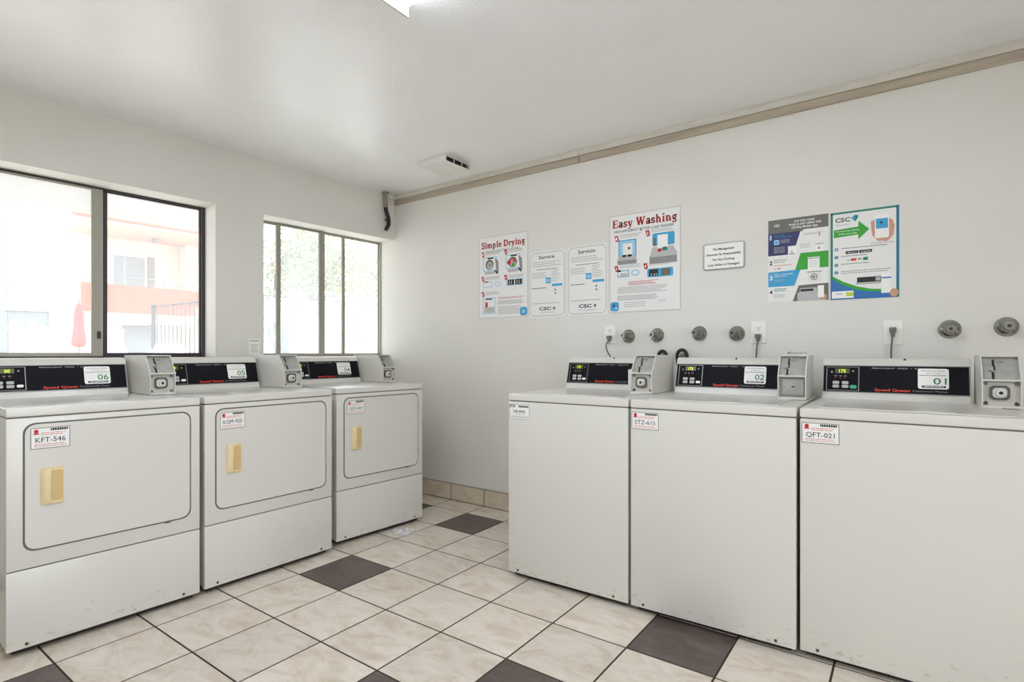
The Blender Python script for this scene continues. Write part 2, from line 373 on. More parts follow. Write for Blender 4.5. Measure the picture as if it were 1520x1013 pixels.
boxo('ceiling', (-3.0, XR+0.2, YR-0.2, YB+0.3, CEIL, CEIL+0.15), M_ceil, kind='structure')
boxo('wall_back', (-2.465, XR+0.2, YB, YB+0.2, -0.1, CEIL), M_wall, kind='structure')
bm = bmesh.new()      # wall beside the camera with an unseen opening added to let daylight in
box(bm, XR, XR+0.2, YR, -2.0, -0.1, CEIL); box(bm, XR, XR+0.2, -0.5, YB, -0.1, CEIL); box(bm, XR, XR+0.2, -2.0, -0.5, 2.2, CEIL)
obj('wall_right', bm, M_wall, kind='structure')
bm = bmesh.new(); box(bm, -3.0, XR+0.2, YR-0.2, YR, -0.1, CEIL)
obj('wall_rear', bm, M_wall, kind='structure')
boxo('exterior_path', (XR+0.2, XR+9, YR-5, YB+4, -0.3, -0.02), mat('concrete', '#BDBBB6', 0.9), kind='structure')
# window wall, in its own frame
W1 = (-3.45, -1.408, 1.068, 2.063); W2 = (-1.10, 0.002, 1.068, 2.056); TH = 0.2
bm = bmesh.new()
box(bm, -5.6, W1[0], 0, TH, -0.1, CEIL); box(bm, W1[1], W2[0], 0, TH, -0.1, CEIL)
box(bm, W1[0], W1[1], 0, TH, -0.1, W1[2]); box(bm, W1[0], W1[1], 0, TH, W1[3], CEIL)
box(bm, W2[0], 0.02, 0, TH, -0.1, W2[2]); box(bm, W2[0], 0.02, 0, TH, W2[3], CEIL)
o = obj('wall_left', bm, M_wall, kind='structure'); o.matrix_world = EXT
# baseboard of cut tiles on the back wall
bb = boxo('baseboard_back', (-2.2, XR, YB-0.006, YB-0.0005, 0.0, 0.125), M_bbgrout, kind='structure')
mb = tile_mesh('baseboard_tile', M_bbtile, T-0.008, 0.117, 0.005, 0.0015)
for i in range(-7, 8):
    o = bpy.data.objects.new('tile', mb); C.objects.link(o); o.parent = bb
    o.rotation_euler = (PI/2, 0, 0); o.location = ((i+0.5)*T, YB-0.0115, 0.064)
# two-step trim at the top of the back wall, returning a hand's width on to the window wall
z1, z2 = 2.342, 2.386
bm = bmesh.new(); box(bm, -2.25, 0.0-0.52, YB-0.02, YB, z2, CEIL, 0.002); box(bm, -0.519, XR, YB-0.02, YB, z2, CEIL, 0.002)
t1 = obj('trim_1', bm, M_trim, kind='structure')
bm = bmesh.new(); box(bm, -2.25, -0.521, YB-0.012, YB, z1, z2-0.001, 0.002); box(bm, -0.518, XR, YB-0.012, YB, z1, z2-0.001, 0.002)
obj('trim_2', bm, M_trim2, kind='structure')
bm = bmesh.new(); box(bm, -0.135, -0.004, -0.02, -0.0005, z2, CEIL, 0.002); box(bm, -0.085, -0.004, -0.012, -0.0005, z1, z2-0.001, 0.002)
o = obj('trim_3', bm, M_trim, kind='structure'); o.matrix_world = EXT
pp = thing('pipe_stub', 'short black rubber hose hanging from a painted pipe in the ceiling corner', 'pipe'); pp.matrix_world = EXT
bm = bmesh.new(); cyl(bm, (-0.112, -0.034, 2.30), (-0.112, -0.034, CEIL), 0.017, seg=14); cyl(bm, (-0.112, -0.034, CEIL-0.008), (-0.112, -0.034, CEIL), 0.028, seg=14)
obj('pipe', bm, mat('painted_pipe', '#8F8A80', 0.5), pp, smooth=True)
bm = bmesh.new(); tube(bm, smooth_path([(-0.112, -0.034, 2.34), (-0.108, -0.036, 2.28), (-0.094, -0.044, 2.22), (-0.094, -0.05, 2.17), (-0.112, -0.055, 2.135), (-0.128, -0.058, 2.115)]), 0.0165, 10)
obj('hose', bm, M_rub, pp, smooth=True)
bm = bmesh.new(); cyl(bm, (-0.096, -0.046, 2.2), (-0.13, -0.05, 2.195), 0.006, seg=8)
obj('clamp_screw', bm, M_rub, pp)

# windows ---------------------------------------------------------
def win(name):
    r = bpy.data.objects.new(name, None); C.objects.link(r); r.matrix_world = EXT; r['kind'] = 'structure'; return r
E0, E1 = 0.162, 0.196
w1 = win('window_1')
bm = bmesh.new()
box(bm, W1[0], W1[1], E0, E1, W1[3]-0.012, W1[3]); box(bm, W1[0], W1[1], E0, E1, W1[2], W1[2]+0.03)
box(bm, W1[1]-0.022, W1[1], E0-0.004, E1, W1[2], W1[3]); box(bm, W1[0], W1[0]+0.022, E0, E1, W1[2], W1[3])
obj('frame', bm, M_bronzed, w1)
def sash(w, s0, s1, z0, z1, e, t, m, g, name='sash', tr=0.012):
    bm = bmesh.new()
    box(bm, s0, s0+t[0], e, e+0.02, z0, z1, 0.002); box(bm, s1-t[1], s1, e, e+0.02, z0, z1, 0.002)
    box(bm, s0+t[0], s1-t[1], e, e+0.02, z1-tr, z1, 0.001); box(bm, s0+t[0], s1-t[1], e, e+0.02, z0, z0+0.02, 0.001)
    f = obj(name, bm, m, w)
    boxo('glass_pane', (s0+t[0], s1-t[1], e+0.008, e+0.012, z0+0.02, z1-tr), g, w)
    return f
sash(w1, W1[0]+0.022, -1.958, W1[2]+0.03, W1[3]-0.012, 0.15, (0.03, 0.052), M_bronze, M_glass)
sash(w1, -1.966, W1[1]-0.022, W1[2]+0.03, W1[3]-0.012, 0.174, (0.036, 0.006), M_bronzed, M_glass, tr=0.006)
boxo('latch', (-1.985, -1.97, 0.135, 0.15, 1.2, 1.24), M_bronzed, w1)
boxo('window_sill', (W1[0], W1[1], 0.002, E0, W1[2], W1[2]+0.012), mat('sill_white', '#E8E6E1', 0.35), w1)
w2 = win('window_2')
bm = bmesh.new()
box(bm, W2[0], W2[1], E0, E1, W2[3]-0.01, W2[3]); box(bm, W2[0], W2[1], E0, E1, W2[2], W2[2]+0.028)
box(bm, W2[1]-0.022, W2[1]-0.002, E0-0.004, E1, W2[2], W2[3]); box(bm, W2[0], W2[0]+0.012, E0, E1, W2[2], W2[3])
obj('frame', bm, M_bronze, w2)
sash(w2, W2[0]+0.012, -0.898, W2[2]+0.028, W2[3]-0.01, 0.174, (0.004, 0.006), M_bronze, M_glass, tr=0.006)
sash(w2, -0.932, -0.545, W2[2]+0.028, W2[3]-0.01, 0.152, (0.034, 0.048), M_bronze, M_glass2, tr=0.008)
sash(w2, -0.548, -0.352, W2[2]+0.028, W2[3]-0.01, 0.174, (0.004, 0.026), M_bronze, M_glass, tr=0.006)
sash(w2, -0.354, W2[1]-0.024, W2[2]+0.028, W2[3]-0.01, 0.176, (0.004, 0.004), M_bronze, M_glass, tr=0.006)
boxo('latch', (-0.952, -0.932, 0.142, 0.156, 1.58, 1.68), M_box, w2, 0.002)
boxo('window_sill', (W2[0], W2[1]-0.003, 0.002, E0-0.012, W2[2], W2[2]+0.012), MATS['sill_white'], w2)

# ceiling fixtures --------------------------------------------------
def fixture(x, y, lit, label, rz=0):
    """x, y: its window-side corner nearest the back wall"""
    f = thing('ceiling_light', label, 'light', (x, y, CEIL), rz)
    LX, LY, zb = 1.22, 0.3, -0.052
    boxo('pan', (0.004, LX-0.004, -LY+0.02, -0.02, -0.02, -0.0005), M_vent, f)
    bm = bmesh.new(); n = 60     # prismatic wrap lens: ribs run across
    prof = [(-0.002, -0.004), (-0.004, zb+0.012), (-0.014, zb), (-LY+0.014, zb), (-LY+0.004, zb+0.012), (-LY+0.002, -0.004)]
    rows = []
    for i in range(n*2+1):
        xx = 0.004+(LX-0.008)*i/(n*2); d = 0.0018 if i % 2 else 0
        rows.append([bm.verts.new((xx, yy, zz+(d if zz < -0.01 else 0))) for yy, zz in prof])
    for a, b in zip(rows, rows[1:]):
        for k in range(len(prof)-1): bm.faces.new((a[k], a[k+1], b[k+1], b[k]))
    obj('lens', bm, M_lens if not lit else mat('lit_lens', '#E9F1FF', 0.3, emit=lit), f)
    for xx in (-0.006, LX-0.002):
        boxo('end_cap', (xx, xx+0.008, -LY, 0.0, zb-0.026 if xx < 0 else zb-0.004, -0.0005), M_trim, f)
    return f
fixture(-0.295, -0.203, 0, 'wrap-around fluorescent light on the ceiling with a ribbed lens, its corner showing')
fixture(-1.0, -1.05, 13, 'added unseen fill light on the ceiling, parallel to the first one, towards the dryers')  # out-of-view light added to imitate flash bounced off the ceiling
fixture(0.9, -2.6, 1.5, 'added unseen fill light on the ceiling behind the camera')  # second out-of-view light, added to brighten the room

# ceiling vent
v = thing('ceiling_vent', 'small square white ceiling vent box with dark side slots', 'vent', (-1.262, 1.04, CEIL))
VX, VY, VZ = 0.245, 0.25, 0.042
bm = bmesh.new()
box(bm, -VX, 0, 0, VY, -VZ, -VZ+0.004, 0.0015); box(bm, -VX, 0, 0, 0.004, -VZ+0.004, -0.002)
box(bm, -VX, -VX+0.004, 0.004, VY, -VZ+0.004, -0.002); box(bm, -VX+0.004, 0, VY-0.004, VY, -VZ+0.004, -0.002)
box(bm, -0.004, 0, 0.004, VY-0.004, -0.009, -0.004)
box(bm, -VX+0.004, -0.004, 0.004, VY-0.004, -0.003, -0.0005)
obj('housing', bm, M_vent, v)
for k in range(4):
    y = 0.004+(VY-0.014)*k/3; boxo('divider', (-0.004, 0, y, y+0.006, -VZ+0.004, -0.009), M_vent, v)
boxo('duct', (-VX+0.02, -0.02, 0.02, VY-0.02, -VZ+0.006, -0.004), M_dark, v)
boxo('centre_panel', (-VX+0.05, -0.05, 0.05, VY-0.05, -VZ-0.003, -VZ+0.001), M_vent, v, 0.001)

# ---------------------------------------------------------------- machines
def asset_label(m_, x0, x1, z0, z1, code, style, y=0.0):
    pl = boxo('asset_label', (x0, x1, y-0.0008, y, z0, z1), M_paper, m_)
    F = Flat(pl, (x0, y-0.0008, z0), (1, 0, 0), (0, 0, 1), x1-x0, z1-z0, off=0.0003)
    F.frame('label_border', M_brown if style != 'old' else M_grey, 0, 1, 0, 1, 0.0022)
    if style != 'old':
        F.disc('label_logo', M_red, 0.14, 0.16, 0.06, 1); F.rect('label_logo', M_red, 0.07, 0.21, 0.25, 0.31, 1)
        F.rect('label_bars', M_black, 0.5, 0.94, 0.05, 0.16, 1)
        for k in range(7): F.rect('label_bars_gap', M_paper, 0.53+k*0.06, 0.54+k*0.06, 0.05, 0.16, 2)
        F.text('label_code', M_black, code, 0.12, 0.88, 0.7, 0.25, 1, 0.0)
        F.lines('label_small_print', M_pink, 0.26, 0.9, 0.24, 0.4, 2, 0.5, seed=3); F.lines('label_small_print', M_pink, 0.09, 0.93, 0.78, 0.94, 2, 0.5, seed=5)
    else:
        F.rect('label_logo', M_grey, 0.02, 0.3, 0.03, 0.22, 1); F.text('label_heading', M_white, 'CSC', 0.06, 0.26, 0.19, 0.13, 2)
        F.rect('label_bars', M_brown, 0.46, 0.95, 0.08, 0.2, 1)
        F.text('label_code', M_black, code, 0.2, 0.8, 0.58, 0.2, 1, 0.012)
        F.lines('label_small_print', M_grey, 0.3, 0.75, 0.68, 0.74, 1, 0.5); F.lines('label_small_print', M_grey, 0.08, 0.93, 0.8, 0.92, 2, 0.5)
    F.build()

def number_sticker(m_, P, fx0, fx1, fy0, fy1, num, W, Hh, O, U, V):
    """P is the panel's Flat; sticker drawn on its own raised sheet"""
    x0, x1 = fx0*W, fx1*W; h0, h1 = (1-fy1)*Hh, (1-fy0)*Hh
    U = Vector(U); V = Vector(V); Nn = U.cross(V); O = Vector(O)
    bm = bmesh.new(); prism(bm, rrect(x0, x1, h0, h1, 0.009), lambda a, b, c: O+U*a+V*b+Nn*c, 0.0022, 0.0034)
    st = obj('number_sticker', bm, M_white, m_)
    F = Flat(st, O+U*x0+V*h0+Nn*0.0034, U, V, x1-x0, h1-h0, off=0.0003)
    F.text('sticker_text', M_brown, 'Pay with your phone', 0.12, 0.88, 0.14, 0.075, 1); F.text('sticker_text', M_grey, 'Download the app', 0.28, 0.72, 0.25, 0.055, 1)
    F.lines('sticker_text', M_grey, 0.05, 0.95, 0.32, 0.42, 1, 0.35, 0.02)
    F.text('sticker_number', M_dgreen, num, 0.5, 0.93, 0.77, 0.33, 1, 0.008)
    F.rect('sticker_bar', M_black, 0.13, 0.9, 0.84, 0.94, 1); F.lines('sticker_bar_text', M_white, 0.2, 0.84, 0.87, 0.92, 1, 0.7, 0.02, 2)
    F.build()

def machine(name, label, cat, group, x, y, rz, W, kind, num, code, bu, bd, digits='175', labelrect=None, style='new', lock='lock', start=None, rusty=False):
    m = thing(name, label, cat, (x, y, 0), rz, group)
    D = 0.711; zt = 0.915
    # feet, cabinet, lid
    for fx in (0.05, W-0.05):
        for fy in (0.06, D-0.06):
            bm = bmesh.new(); cyl(bm, (fx, fy, 0.0005), (fx, fy, 0.03), 0.02, 0.014, 12); obj('foot', bm, M_rub, m)
    bm = bmesh.new(); box(bm, 0.001, W-0.001, 0.012, D, 0.03, 0.876, 0.004); obj('cabinet', bm, M_en, m)
    boxo('seam_shade', (0.006, W-0.006, 0.005, D-0.01, 0.8762, 0.8805), M_gap, m)  # grey strip stands in for the shade in the open seam
    zf = 0.026
    boxo('under_shade', (0.02, W-0.02, 0.03, D-0.01, 0.006, 0.03), M_dark, m)  # dark block added to deepen the shadow under the machine
    if kind == 'dryer':
        bm = bmesh.new(); box(bm, 0, W, 0, 0.03, 0.318, 0.8765, 0.005, 2); obj('front_panel', bm, M_en, m, smooth=True)
        bm = bmesh.new(); box(bm, 0, W, 0, 0.03, zf, 0.3145, 0.005, 2); lp = obj('lower_panel', bm, M_en, m, smooth=True)
        boxo('seam_shade', (0.004, W-0.004, 0.005, 0.02, 0.3142, 0.3183), M_gap, m)  # same painted shade in the seam above the lower panel
        dx0, dx1, dz0, dz1 = 0.052, W-0.044, 0.385, 0.85
        xz = lambda a, b, c: Vector((a, c, b))
        bm = bmesh.new(); prism(bm, rrect(dx0-0.006, dx1+0.006, dz0-0.006, dz1+0.006, 0.038, 6), xz, -0.0012, 0.001); obj('door_gasket', bm, M_gap, m)
        bm = bmesh.new(); prism(bm, rrect(dx0, dx1, dz0, dz1, 0.034, 6), xz, -0.0035, 0.001)
        bmesh.ops.bevel(bm, geom=[e for e in bm.edges if abs(e.verts[0].co.y+0.0035) < 1e-5 and abs(e.verts[1].co.y+0.0035) < 1e-5], offset=0.0014, segments=1, affect='EDGES')
        door = obj('door', bm, M_en, m, smooth=True)
        for hz in (0.47, 0.77):
            bm = bmesh.new(); cyl(bm, (dx1+0.003, -0.002, hz-0.022), (dx1+0.003, -0.002, hz+0.022), 0.0032, seg=8); obj('hinge', bm, M_steel, m)
        # moulded pull: bowed cream grip on the left, recess shade painted on the right
        hx0, hx1, hz0, hz1 = 0.095, 0.165, 0.545, 0.683
        bm = bmesh.new(); prism(bm, rrect(hx0, hx1, hz0, hz1, 0.008, 4), xz, -0.010, -0.0035)
        bmesh.ops.bevel(bm, geom=[e for e in bm.edges if abs(e.verts[0].co.y+0.010) < 1e-5 and abs(e.verts[1].co.y+0.010) < 1e-5], offset=0.003, segments=2, affect='EDGES')
        # the grip: a rib with a bowed section
        P = [(hx0+0.001, -0.008), (hx0+0.008, -0.018), (hx0+0.018, -0.022), (hx0+0.028, -0.02), (hx0+0.03, -0.009)]
        ra = []
        for k in range(9):
            t = k/8; zz = hz0+0.004+(hz1-hz0-0.008)*t; bow = math.sin(PI*t)**0.5
            ra.append([bm.verts.new((px+0.005*(1-bow), -0.009+(py+0.009)*(0.35+0.65*bow), zz)) for px, py in P])
        for a, b in zip(ra, ra[1:]):
            for q in range(4): bm.faces.new((a[q], a[q+1], b[q+1], b[q]))
        bm.faces.new(ra[0][::-1]); bm.faces.new(ra[-1])
        hd = obj('door_handle', bm, M_handle, m, smooth=True)
        bm = bmesh.new(); prism(bm, rrect(hx0+0.031, hx1-0.004, hz0+0.012, hz1-0.01, 0.009, 4), xz, -0.0112, -0.0095); obj('finger_recess_shade', bm, M_handle2, hd)
        lr = (0.067, 0.184, 0.757, 0.836); ly = -0.0035
        bm = bmesh.new(); box(bm, dx1-0.10, dx1-0.075, -0.006, -0.001, dz0-0.009, dz0-0.003, 0.001); obj('door_catch', bm, M_steel, m)
    else:
        bm = bmesh.new(); box(bm, 0, W, 0, 0.03, zf, 0.8765, 0.005, 2); lp = obj('front_panel', bm, M_en, m, smooth=True)
        lr = (0.006, 0.125, 0.79, 0.863); ly = 0.0
    asset_label(m, *lr, code, style, ly)
    for bx in (0.057, W-0.068):
        bm = bmesh.new(); cyl(bm, (bx, -0.0025, 0.042), (bx, 0.002, 0.042), 0.0055, seg=10); obj('bolt', bm, M_rust, m)
    bm = bmesh.new(); box(bm, -0.001, W+0.001, -0.001, D, 0.8803, zt, 0.007, 3); obj('top_panel', bm, M_en, m, smooth=True)
    cu0, cu1 = 0.008, bu-0.014
    if kind == 'washer':
        bm = bmesh.new(); prism(bm, [(0.06, 0.05), (W-0.06, 0.05), (W-0.06, 0.46), (W-0.10, 0.53), (0.10, 0.53), (0.06, 0.46)], lambda a, b, c: Vector((a, b, c)), zt-0.002, zt+0.003)
        bmesh.ops.bevel(bm, geom=[e for e in bm.edges if e.verts[0].co.z > zt+0.002 and e.verts[1].co.z > zt+0.002], offset=0.002, segments=2, affect='EDGES')
        obj('lid', bm, M_en, m, smooth=True)
        bm = bmesh.new(); box(bm, W/2+0.0, W/2+0.12, 0.055, 0.075, zt+0.002, zt+0.0045, 0.001); obj('lid_pull', bm, M_box, m)
    # console
    yb_ = 0.57 if kind == 'washer' else 0.55
    prof = [(yb_-0.006, zt-0.001), (yb_, 0.928), (yb_+0.045, 1.083), (yb_+0.054, 1.091), (yb_+0.066, 1.0935), (0.70, 1.0935), (0.705, zt-0.001)]
    bm = bmesh.new(); prism(bm, prof, lambda a, b, c: Vector((c, a, b)), cu0, cu1)
    bmesh.ops.bevel(bm, geom=[e for e in bm.edges if abs(e.verts[0].co.x-e.verts[1].co.x) < 1e-6], offset=0.003, segments=2, affect='EDGES')
    obj('console', bm, M_en, m, smooth=True)
    O = Vector((cu0+0.006, yb_+0.0052, 0.946)); Vv = Vector((0, 0.045, 0.155)).normalized(); U = Vector((1, 0, 0)); Wc = cu1-cu0-0.012; Hc = 0.117
    Nn = U.cross(Vv)
    f3 = lambda a, b, c: O+U*a+Vv*b+Nn*c
    bm = bmesh.new()
    for r in ((-0.003, Wc+0.003, -0.003, 0), (-0.003, Wc+0.003, Hc, Hc+0.003), (-0.003, 0, 0, Hc), (Wc, Wc+0.003, 0, Hc)):
        prism(bm, [(r[0], r[2]), (r[1], r[2]), (r[1], r[3]), (r[0], r[3])], f3, -0.001, 0.0035)
    obj('panel_bezel', bm, M_pframe, m)
    bm = bmesh.new(); prism(bm, [(0, 0), (Wc, 0), (Wc, Hc), (0, Hc)], f3, -0.001, 0.0015); cp = obj('control_panel', bm, M_panel, m)
    F = Flat(cp, O+Nn*0.0015, U, Vv, Wc, Hc, off=0.0003)
    for a in (0.02, 0.262): F.rect('panel_divider', M_pframe, a, a+0.006, 0.04, 0.96)
    F.rect('panel_divider', M_pframe, 0.02, 0.262, 0.04, 0.055); F.rect('panel_divider', M_pframe, 0.02, 0.262, 0.945, 0.96)
    def bump3(nm, mm, a0, a1, b0, b1, t, rr=0.002):
        bm = bmesh.new(); prism(bm, rrect(a0*Wc, a1*Wc, (1-b1)*Hc, (1-b0)*Hc, rr, 2), f3, 0.0015, 0.0015+t); return obj(nm, bm, mm, cp)
    bump3('display', M_lcd, 0.088, 0.195, 0.1, 0.29, 0.001)
    F.text('display_digits', M_dig, digits, 0.118 if len(digits) > 2 else 0.13, 0.168, 0.265, 0.13, 5, 0.02)
    F.disc('panel_mark', M_lgrey, 0.062, 0.24, 0.007); F.disc('panel_mark', M_grey, 0.222, 0.2, 0.008)
    for k in range(3):
        F.disc('indicator', M_orange, 0.092+k*0.036, 0.46, 0.004, 1); F.rect('indicator_text', M_grey, 0.082+k*0.036, 0.103+k*0.036, 0.38, 0.41)
    for a in (0.07, 0.14):
        for b in (0.6, 0.745): bump3('button', M_lgrey, a, a+0.05, b, b+0.115, 0.002, 0.004)
    bump3('start_button', MATS.get('start_green') if start == 'green' else M_white, 0.205 if start != 'green' else 0.2, 0.25, 0.745, 0.85 if start != 'green' else 0.88, 0.003, 0.005)
    F.text('cycle_lettering', M_lgrey, 'PERMANENT  PRESS  \u2022  DELICATE', 0.36, 0.78, 0.1, 0.05, 1)
    F.text('brand_lettering', M_orange, 'Speed Queen', 0.38, 0.625, 0.94, 0.1, 1, 0.03)
    F.text('type_lettering', M_grey, 'Commercial Washer' if kind == 'washer' else 'Commercial Dryer', 0.64, 0.87, 0.93, 0.075, 1)
    F.build()
    if num: number_sticker(m, F, 0.675, 0.875, 0.07, 0.81, num, Wc, Hc, O, U, Vv)
    if kind == 'washer':
        bm = bmesh.new(); cyl(bm, (cu0+Wc*0.6, yb_+0.0465, 1.086), (cu0+Wc*0.6, yb_+0.056, 1.088), 0.005, seg=10); obj('console_screw', bm, M_black, m)
    # coin box: folded sheet housing, sloped upper bay with the coin slide, lower bay with the lock
    b0, b1 = bu, bu+0.11; t = 0.004; zb, zm, zp = zt+0.002, 1.018, 1.106; yf, ys, yk = bd, bd+0.062, 0.66
    side = [(yf, zb), (yf, zm), (ys, zp), (yk, zp), (yk, zb)]
    X = lambda a, b, c: Vector((c, a, b))
    bm = bmesh.new()
    prism(bm, side, X, b0, b0+t); prism(bm, side, X, b1-t, b1)
    prism(bm, [(ys, zp-t), (ys, zp), (yk, zp), (yk, zp-t)], X, b0+t, b1-t)
    prism(bm, [(yf, zb), (yf, zb+0.008), (yk, zb+0.008), (yk, zb)], X, b0+t, b1-t)
    prism(bm, [(yf, zm-0.004), (yf, zm+0.001), (yf+0.03, zm+0.004), (yf+0.03, zm-0.004)], X, b0+t, b1-t)
    prism(bm, [(yk-t, zb+0.008), (yk-t, zp-t), (yk, zp-t), (yk, zb+0.008)], X, b0+t, b1-t)
    cb = obj('coin_box', bm, M_box, m)
    dx, dz = ys-yf, zp-zm; ln = math.hypot(dx, dz)
    Vs = Vector((0, dx/ln, dz/ln)); Ns = Vector((1, 0, 0)).cross(Vs); Os = Vector((b0+t, yf, zm+0.002))-Ns*0.018
    g3 = lambda a, b, c: Os+Vector((1, 0, 0))*a+Vs*b+Ns*c
    bw = 0.11-2*t
    bm = bmesh.new(); prism(bm, [(0, 0.002), (bw, 0.002), (bw, ln+0.008), (0, ln+0.008)], g3, -0.002, 0.0); obj('slide_plate', bm, M_boxin, cb)
    bm = bmesh.new()
    for r in ((0.030, 0.036, 0.07, ln-0.010), (0.033, 0.038, 0.052, 0.072), (0.027, 0.034, 0.014, 0.042), (0.018, 0.042, 0.006, 0.012)):
        prism(bm, [(r[0], r[2]), (r[1], r[2]), (r[1]+0.002*(r is None), r[3]), (r[0], r[3])], g3, 0.0002, 0.003)
    obj('coin_slot', bm, M_black, cb)
    bm = bmesh.new(); cyl(bm, g3(0.026, 0.05, 0), g3(0.026, 0.05, 0.012), 0.0075, 0.006, 12); obj('coin_return', bm, M_boxin, cb)
    Fs = Flat(cb, Os, (1, 0, 0), Vs, bw, ln, off=0.0004); Fs.text('slide_plate_text', M_black, 'USE', 0.42, 0.6, 0.2, 0.06, 1); Fs.build()
    yl = yf+0.02
    boxo('lock_plate', (b0+t, b1-t, yl, yl+0.003, zb+0.008, zm-0.005), (M_boxin if lock == 'plate' else mat('lock_plate_paint', '#C6C2B8', 0.45)), cb)
    cx, cz = (b0+b1)/2-0.004, (zb+zm)/2+0.004
    if lock == 'plate':
        boxo('vault_door', (b0+t+0.012, b1-t-0.004, yl-0.008, yl, zb+0.018, zm-0.014), M_boxin, cb, 0.002)
        boxo('vault_slot', (cx+0.002, cx+0.016, yl-0.0088, yl-0.008, cz-0.003, cz+0.002), M_black, cb)
    else:
        xz = lambda a, b, c: Vector((a, c, b))
        bm = bmesh.new(); prism(bm, rrect(cx-0.028, cx+0.028, cz-0.026, cz+0.026, 0.014, 5), xz, yl-0.010, yl); obj('lock_guard', bm, mat('guard_dark', '#55554F', 0.45), cb)
        bm = bmesh.new(); prism(bm, rrect(cx-0.020, cx+0.020, cz-0.018, cz+0.018, 0.012, 5), xz, yl-0.0115, yl-0.010); obj('lock_guard_face', bm, M_box, cb)
        bm = bmesh.new(); cyl(bm, (cx+0.002, yl-0.0115, cz), (cx+0.002, yl-0.022, cz), 0.0155, 0.0135, 18); obj('lock', bm, M_box, cb, smooth=True)
        bm = bmesh.new(); cyl(bm, (cx+0.002, yl-0.0221, cz), (cx+0.002, yl-0.0235, cz), 0.0062, seg=12); obj('keyhole', bm, M_black, cb)
        for qx in (b0+t+0.009, b1-t-0.009):
            for qz in (zb+0.016, zm-0.014):
                bm = bmesh.new(); cyl(bm, (qx, yl, qz), (qx, yl-0.004, qz), 0.006, seg=10); obj('rivet', bm, M_rust if (qz < 0.95 and rusty) else M_steel, cb)
    return m
mat('start_green', '#2FA07A', 0.4)
R = math.radians
machine('dryer', 'white front-loading dryer numbered 06 with tag KFT-546, nearest the camera', 'dryer', 'dryers under the windows', -1.452, -1.075, R(87.3), 0.655, 'dryer', '06', 'KFT-546', 0.553, 0.30, '00')
machine('dryer', 'white front-loading dryer numbered 05 with tag KGM-955, middle one of the row', 'dryer', 'dryers under the windows', -1.430, -0.396, R(88.8), 0.676, 'dryer', '05', 'KGM-955', 0.568, 0.30, '00')
machine('dryer', 'white front-loading dryer numbered 04 with tag GDX-600, nearest the room corner', 'dryer', 'dryers under the windows', -1.473, 0.352, R(86), 0.645, 'dryer', '04', 'GDX-600', 0.558, 0.31, '00')
wa = machine('washing_machine', 'white top-loading washer with a plain grey tag, first in the row beside the open floor', 'washer', 'washers along the back wall', -0.430, 0.603, R(0.9), 0.635, 'washer', None, '10S-FHS', 0.505, 0.34, '175', style='old', rusty=True)
wb = machine('washing_machine', 'white top-loading washer numbered 02 with tag STZ-615, middle one of the row', 'washer', 'washers along the back wall', 0.218, 0.611, R(1.4), 0.640, 'washer', '02', 'STZ-615', 0.522, 0.375, '175', lock='plate')
wc = machine('washing_machine', 'white top-loading washer numbered 01 with tag QFT-021 and a green start button', 'washer', 'washers along the back wall', 0.868, 0.640, R(0), 0.656, 'washer', '01', 'QFT-021', 0.541, 0.385, '175', start='green', rusty=True)
# rounded slide guard on the near side of the first washer's coin box
bm = bmesh.new(); box(bm, 0.489, 0.5048, 0.345, 0.40, 0.945, 1.035, 0.007, 3); obj('slide_guard', bm, M_box, wa, smooth=True)
# crumpled tape on the middle washer's coin box
bm = bmesh.new(); rnd = random.Random(2)
g = [[bm.verts.new((0.79-0.055+0.085*i/7, 1.19+0.05*j/3, 1.107+0.0035+(0.014 if i in (1, 5, 6) else 0.006)*rnd.random()*(1+j*0.3))) for j in range(4)] for i in range(8)]
for i in range(7):
    for j in range(3): bm.faces.new((g[i][j], g[i+1][j], g[i+1][j+1], g[i][j+1]))
bmesh.ops.solidify(bm, geom=bm.faces[:], thickness=0.0015)
tag(obj('tape_scrap', bm, M_tape), 'crumpled white tape on top of the coin box of washer 02', 'tape')

# ---------------------------------------------------------------- back wall fittings
VL = ['chrome wall valve right against the first outlet, over the first washer', 'chrome wall valve between the first outlet and the black drain hoses',
      'chrome wall valve above the black drain hoses', 'chrome wall valve just before the outlet over washer 02',
      'chrome wall valve facing straight out above the sticker of washer 01', 'chrome wall valve above the coin box of washer 01']
for k, (x, z, dirx, tilt) in enumerate([(-0.183, 1.219, -0.55, 0.1), (-0.003, 1.222, -0.5, 0.05), (0.243, 1.227, -0.45, 0.12), (0.443, 1.222, -0.4, 0.1), (1.342, 1.222, 0.02, 0), (1.53, 1.228, 0.05, 0.05)]):
    v = thing('water_valve', VL[k], 'valve', (x, YB, z), 0, 'capped water valves on the back wall')
    bm = bmesh.new(); cyl(bm, (0, 0, 0), (0, -0.005, 0), 0.042, 0.040, 28); cyl(bm, (0, -0.005, 0), (0, -0.015, 0), 0.038, 0.032, 28); cyl(bm, (0, -0.015, 0), (0, -0.026, 0), 0.032, 0.020, 28); obj('escutcheon', bm, M_chrome, v, smooth=True)
    d = Vector((dirx*0.35, -1, tilt*0.5)).normalized(); p = Vector((0, -0.018, 0))
    bm = bmesh.new(); cyl(bm, p, p+d*0.030, 0.029, 0.026, 6); obj('hex_nut', bm, M_chrome2, v)
    bm = bmesh.new(); cyl(bm, p+d*0.030, p+d*0.054, 0.020, 0.016, 16); obj('stem', bm, M_chrome2, v, smooth=True)
    bm = bmesh.new(); cyl(bm, p+d*0.0541, p+d*0.0555, 0.007, seg=12); obj('bore', bm, M_black, v)
    bm = bmesh.new(); q = p+d*0.02; cyl(bm, q+Vector((0.012, 0, -0.012)), q+Vector((0.03, -0.004, -0.018)), 0.008, 0.007, 10); obj('side_port', bm, M_chrome2, v, smooth=True)
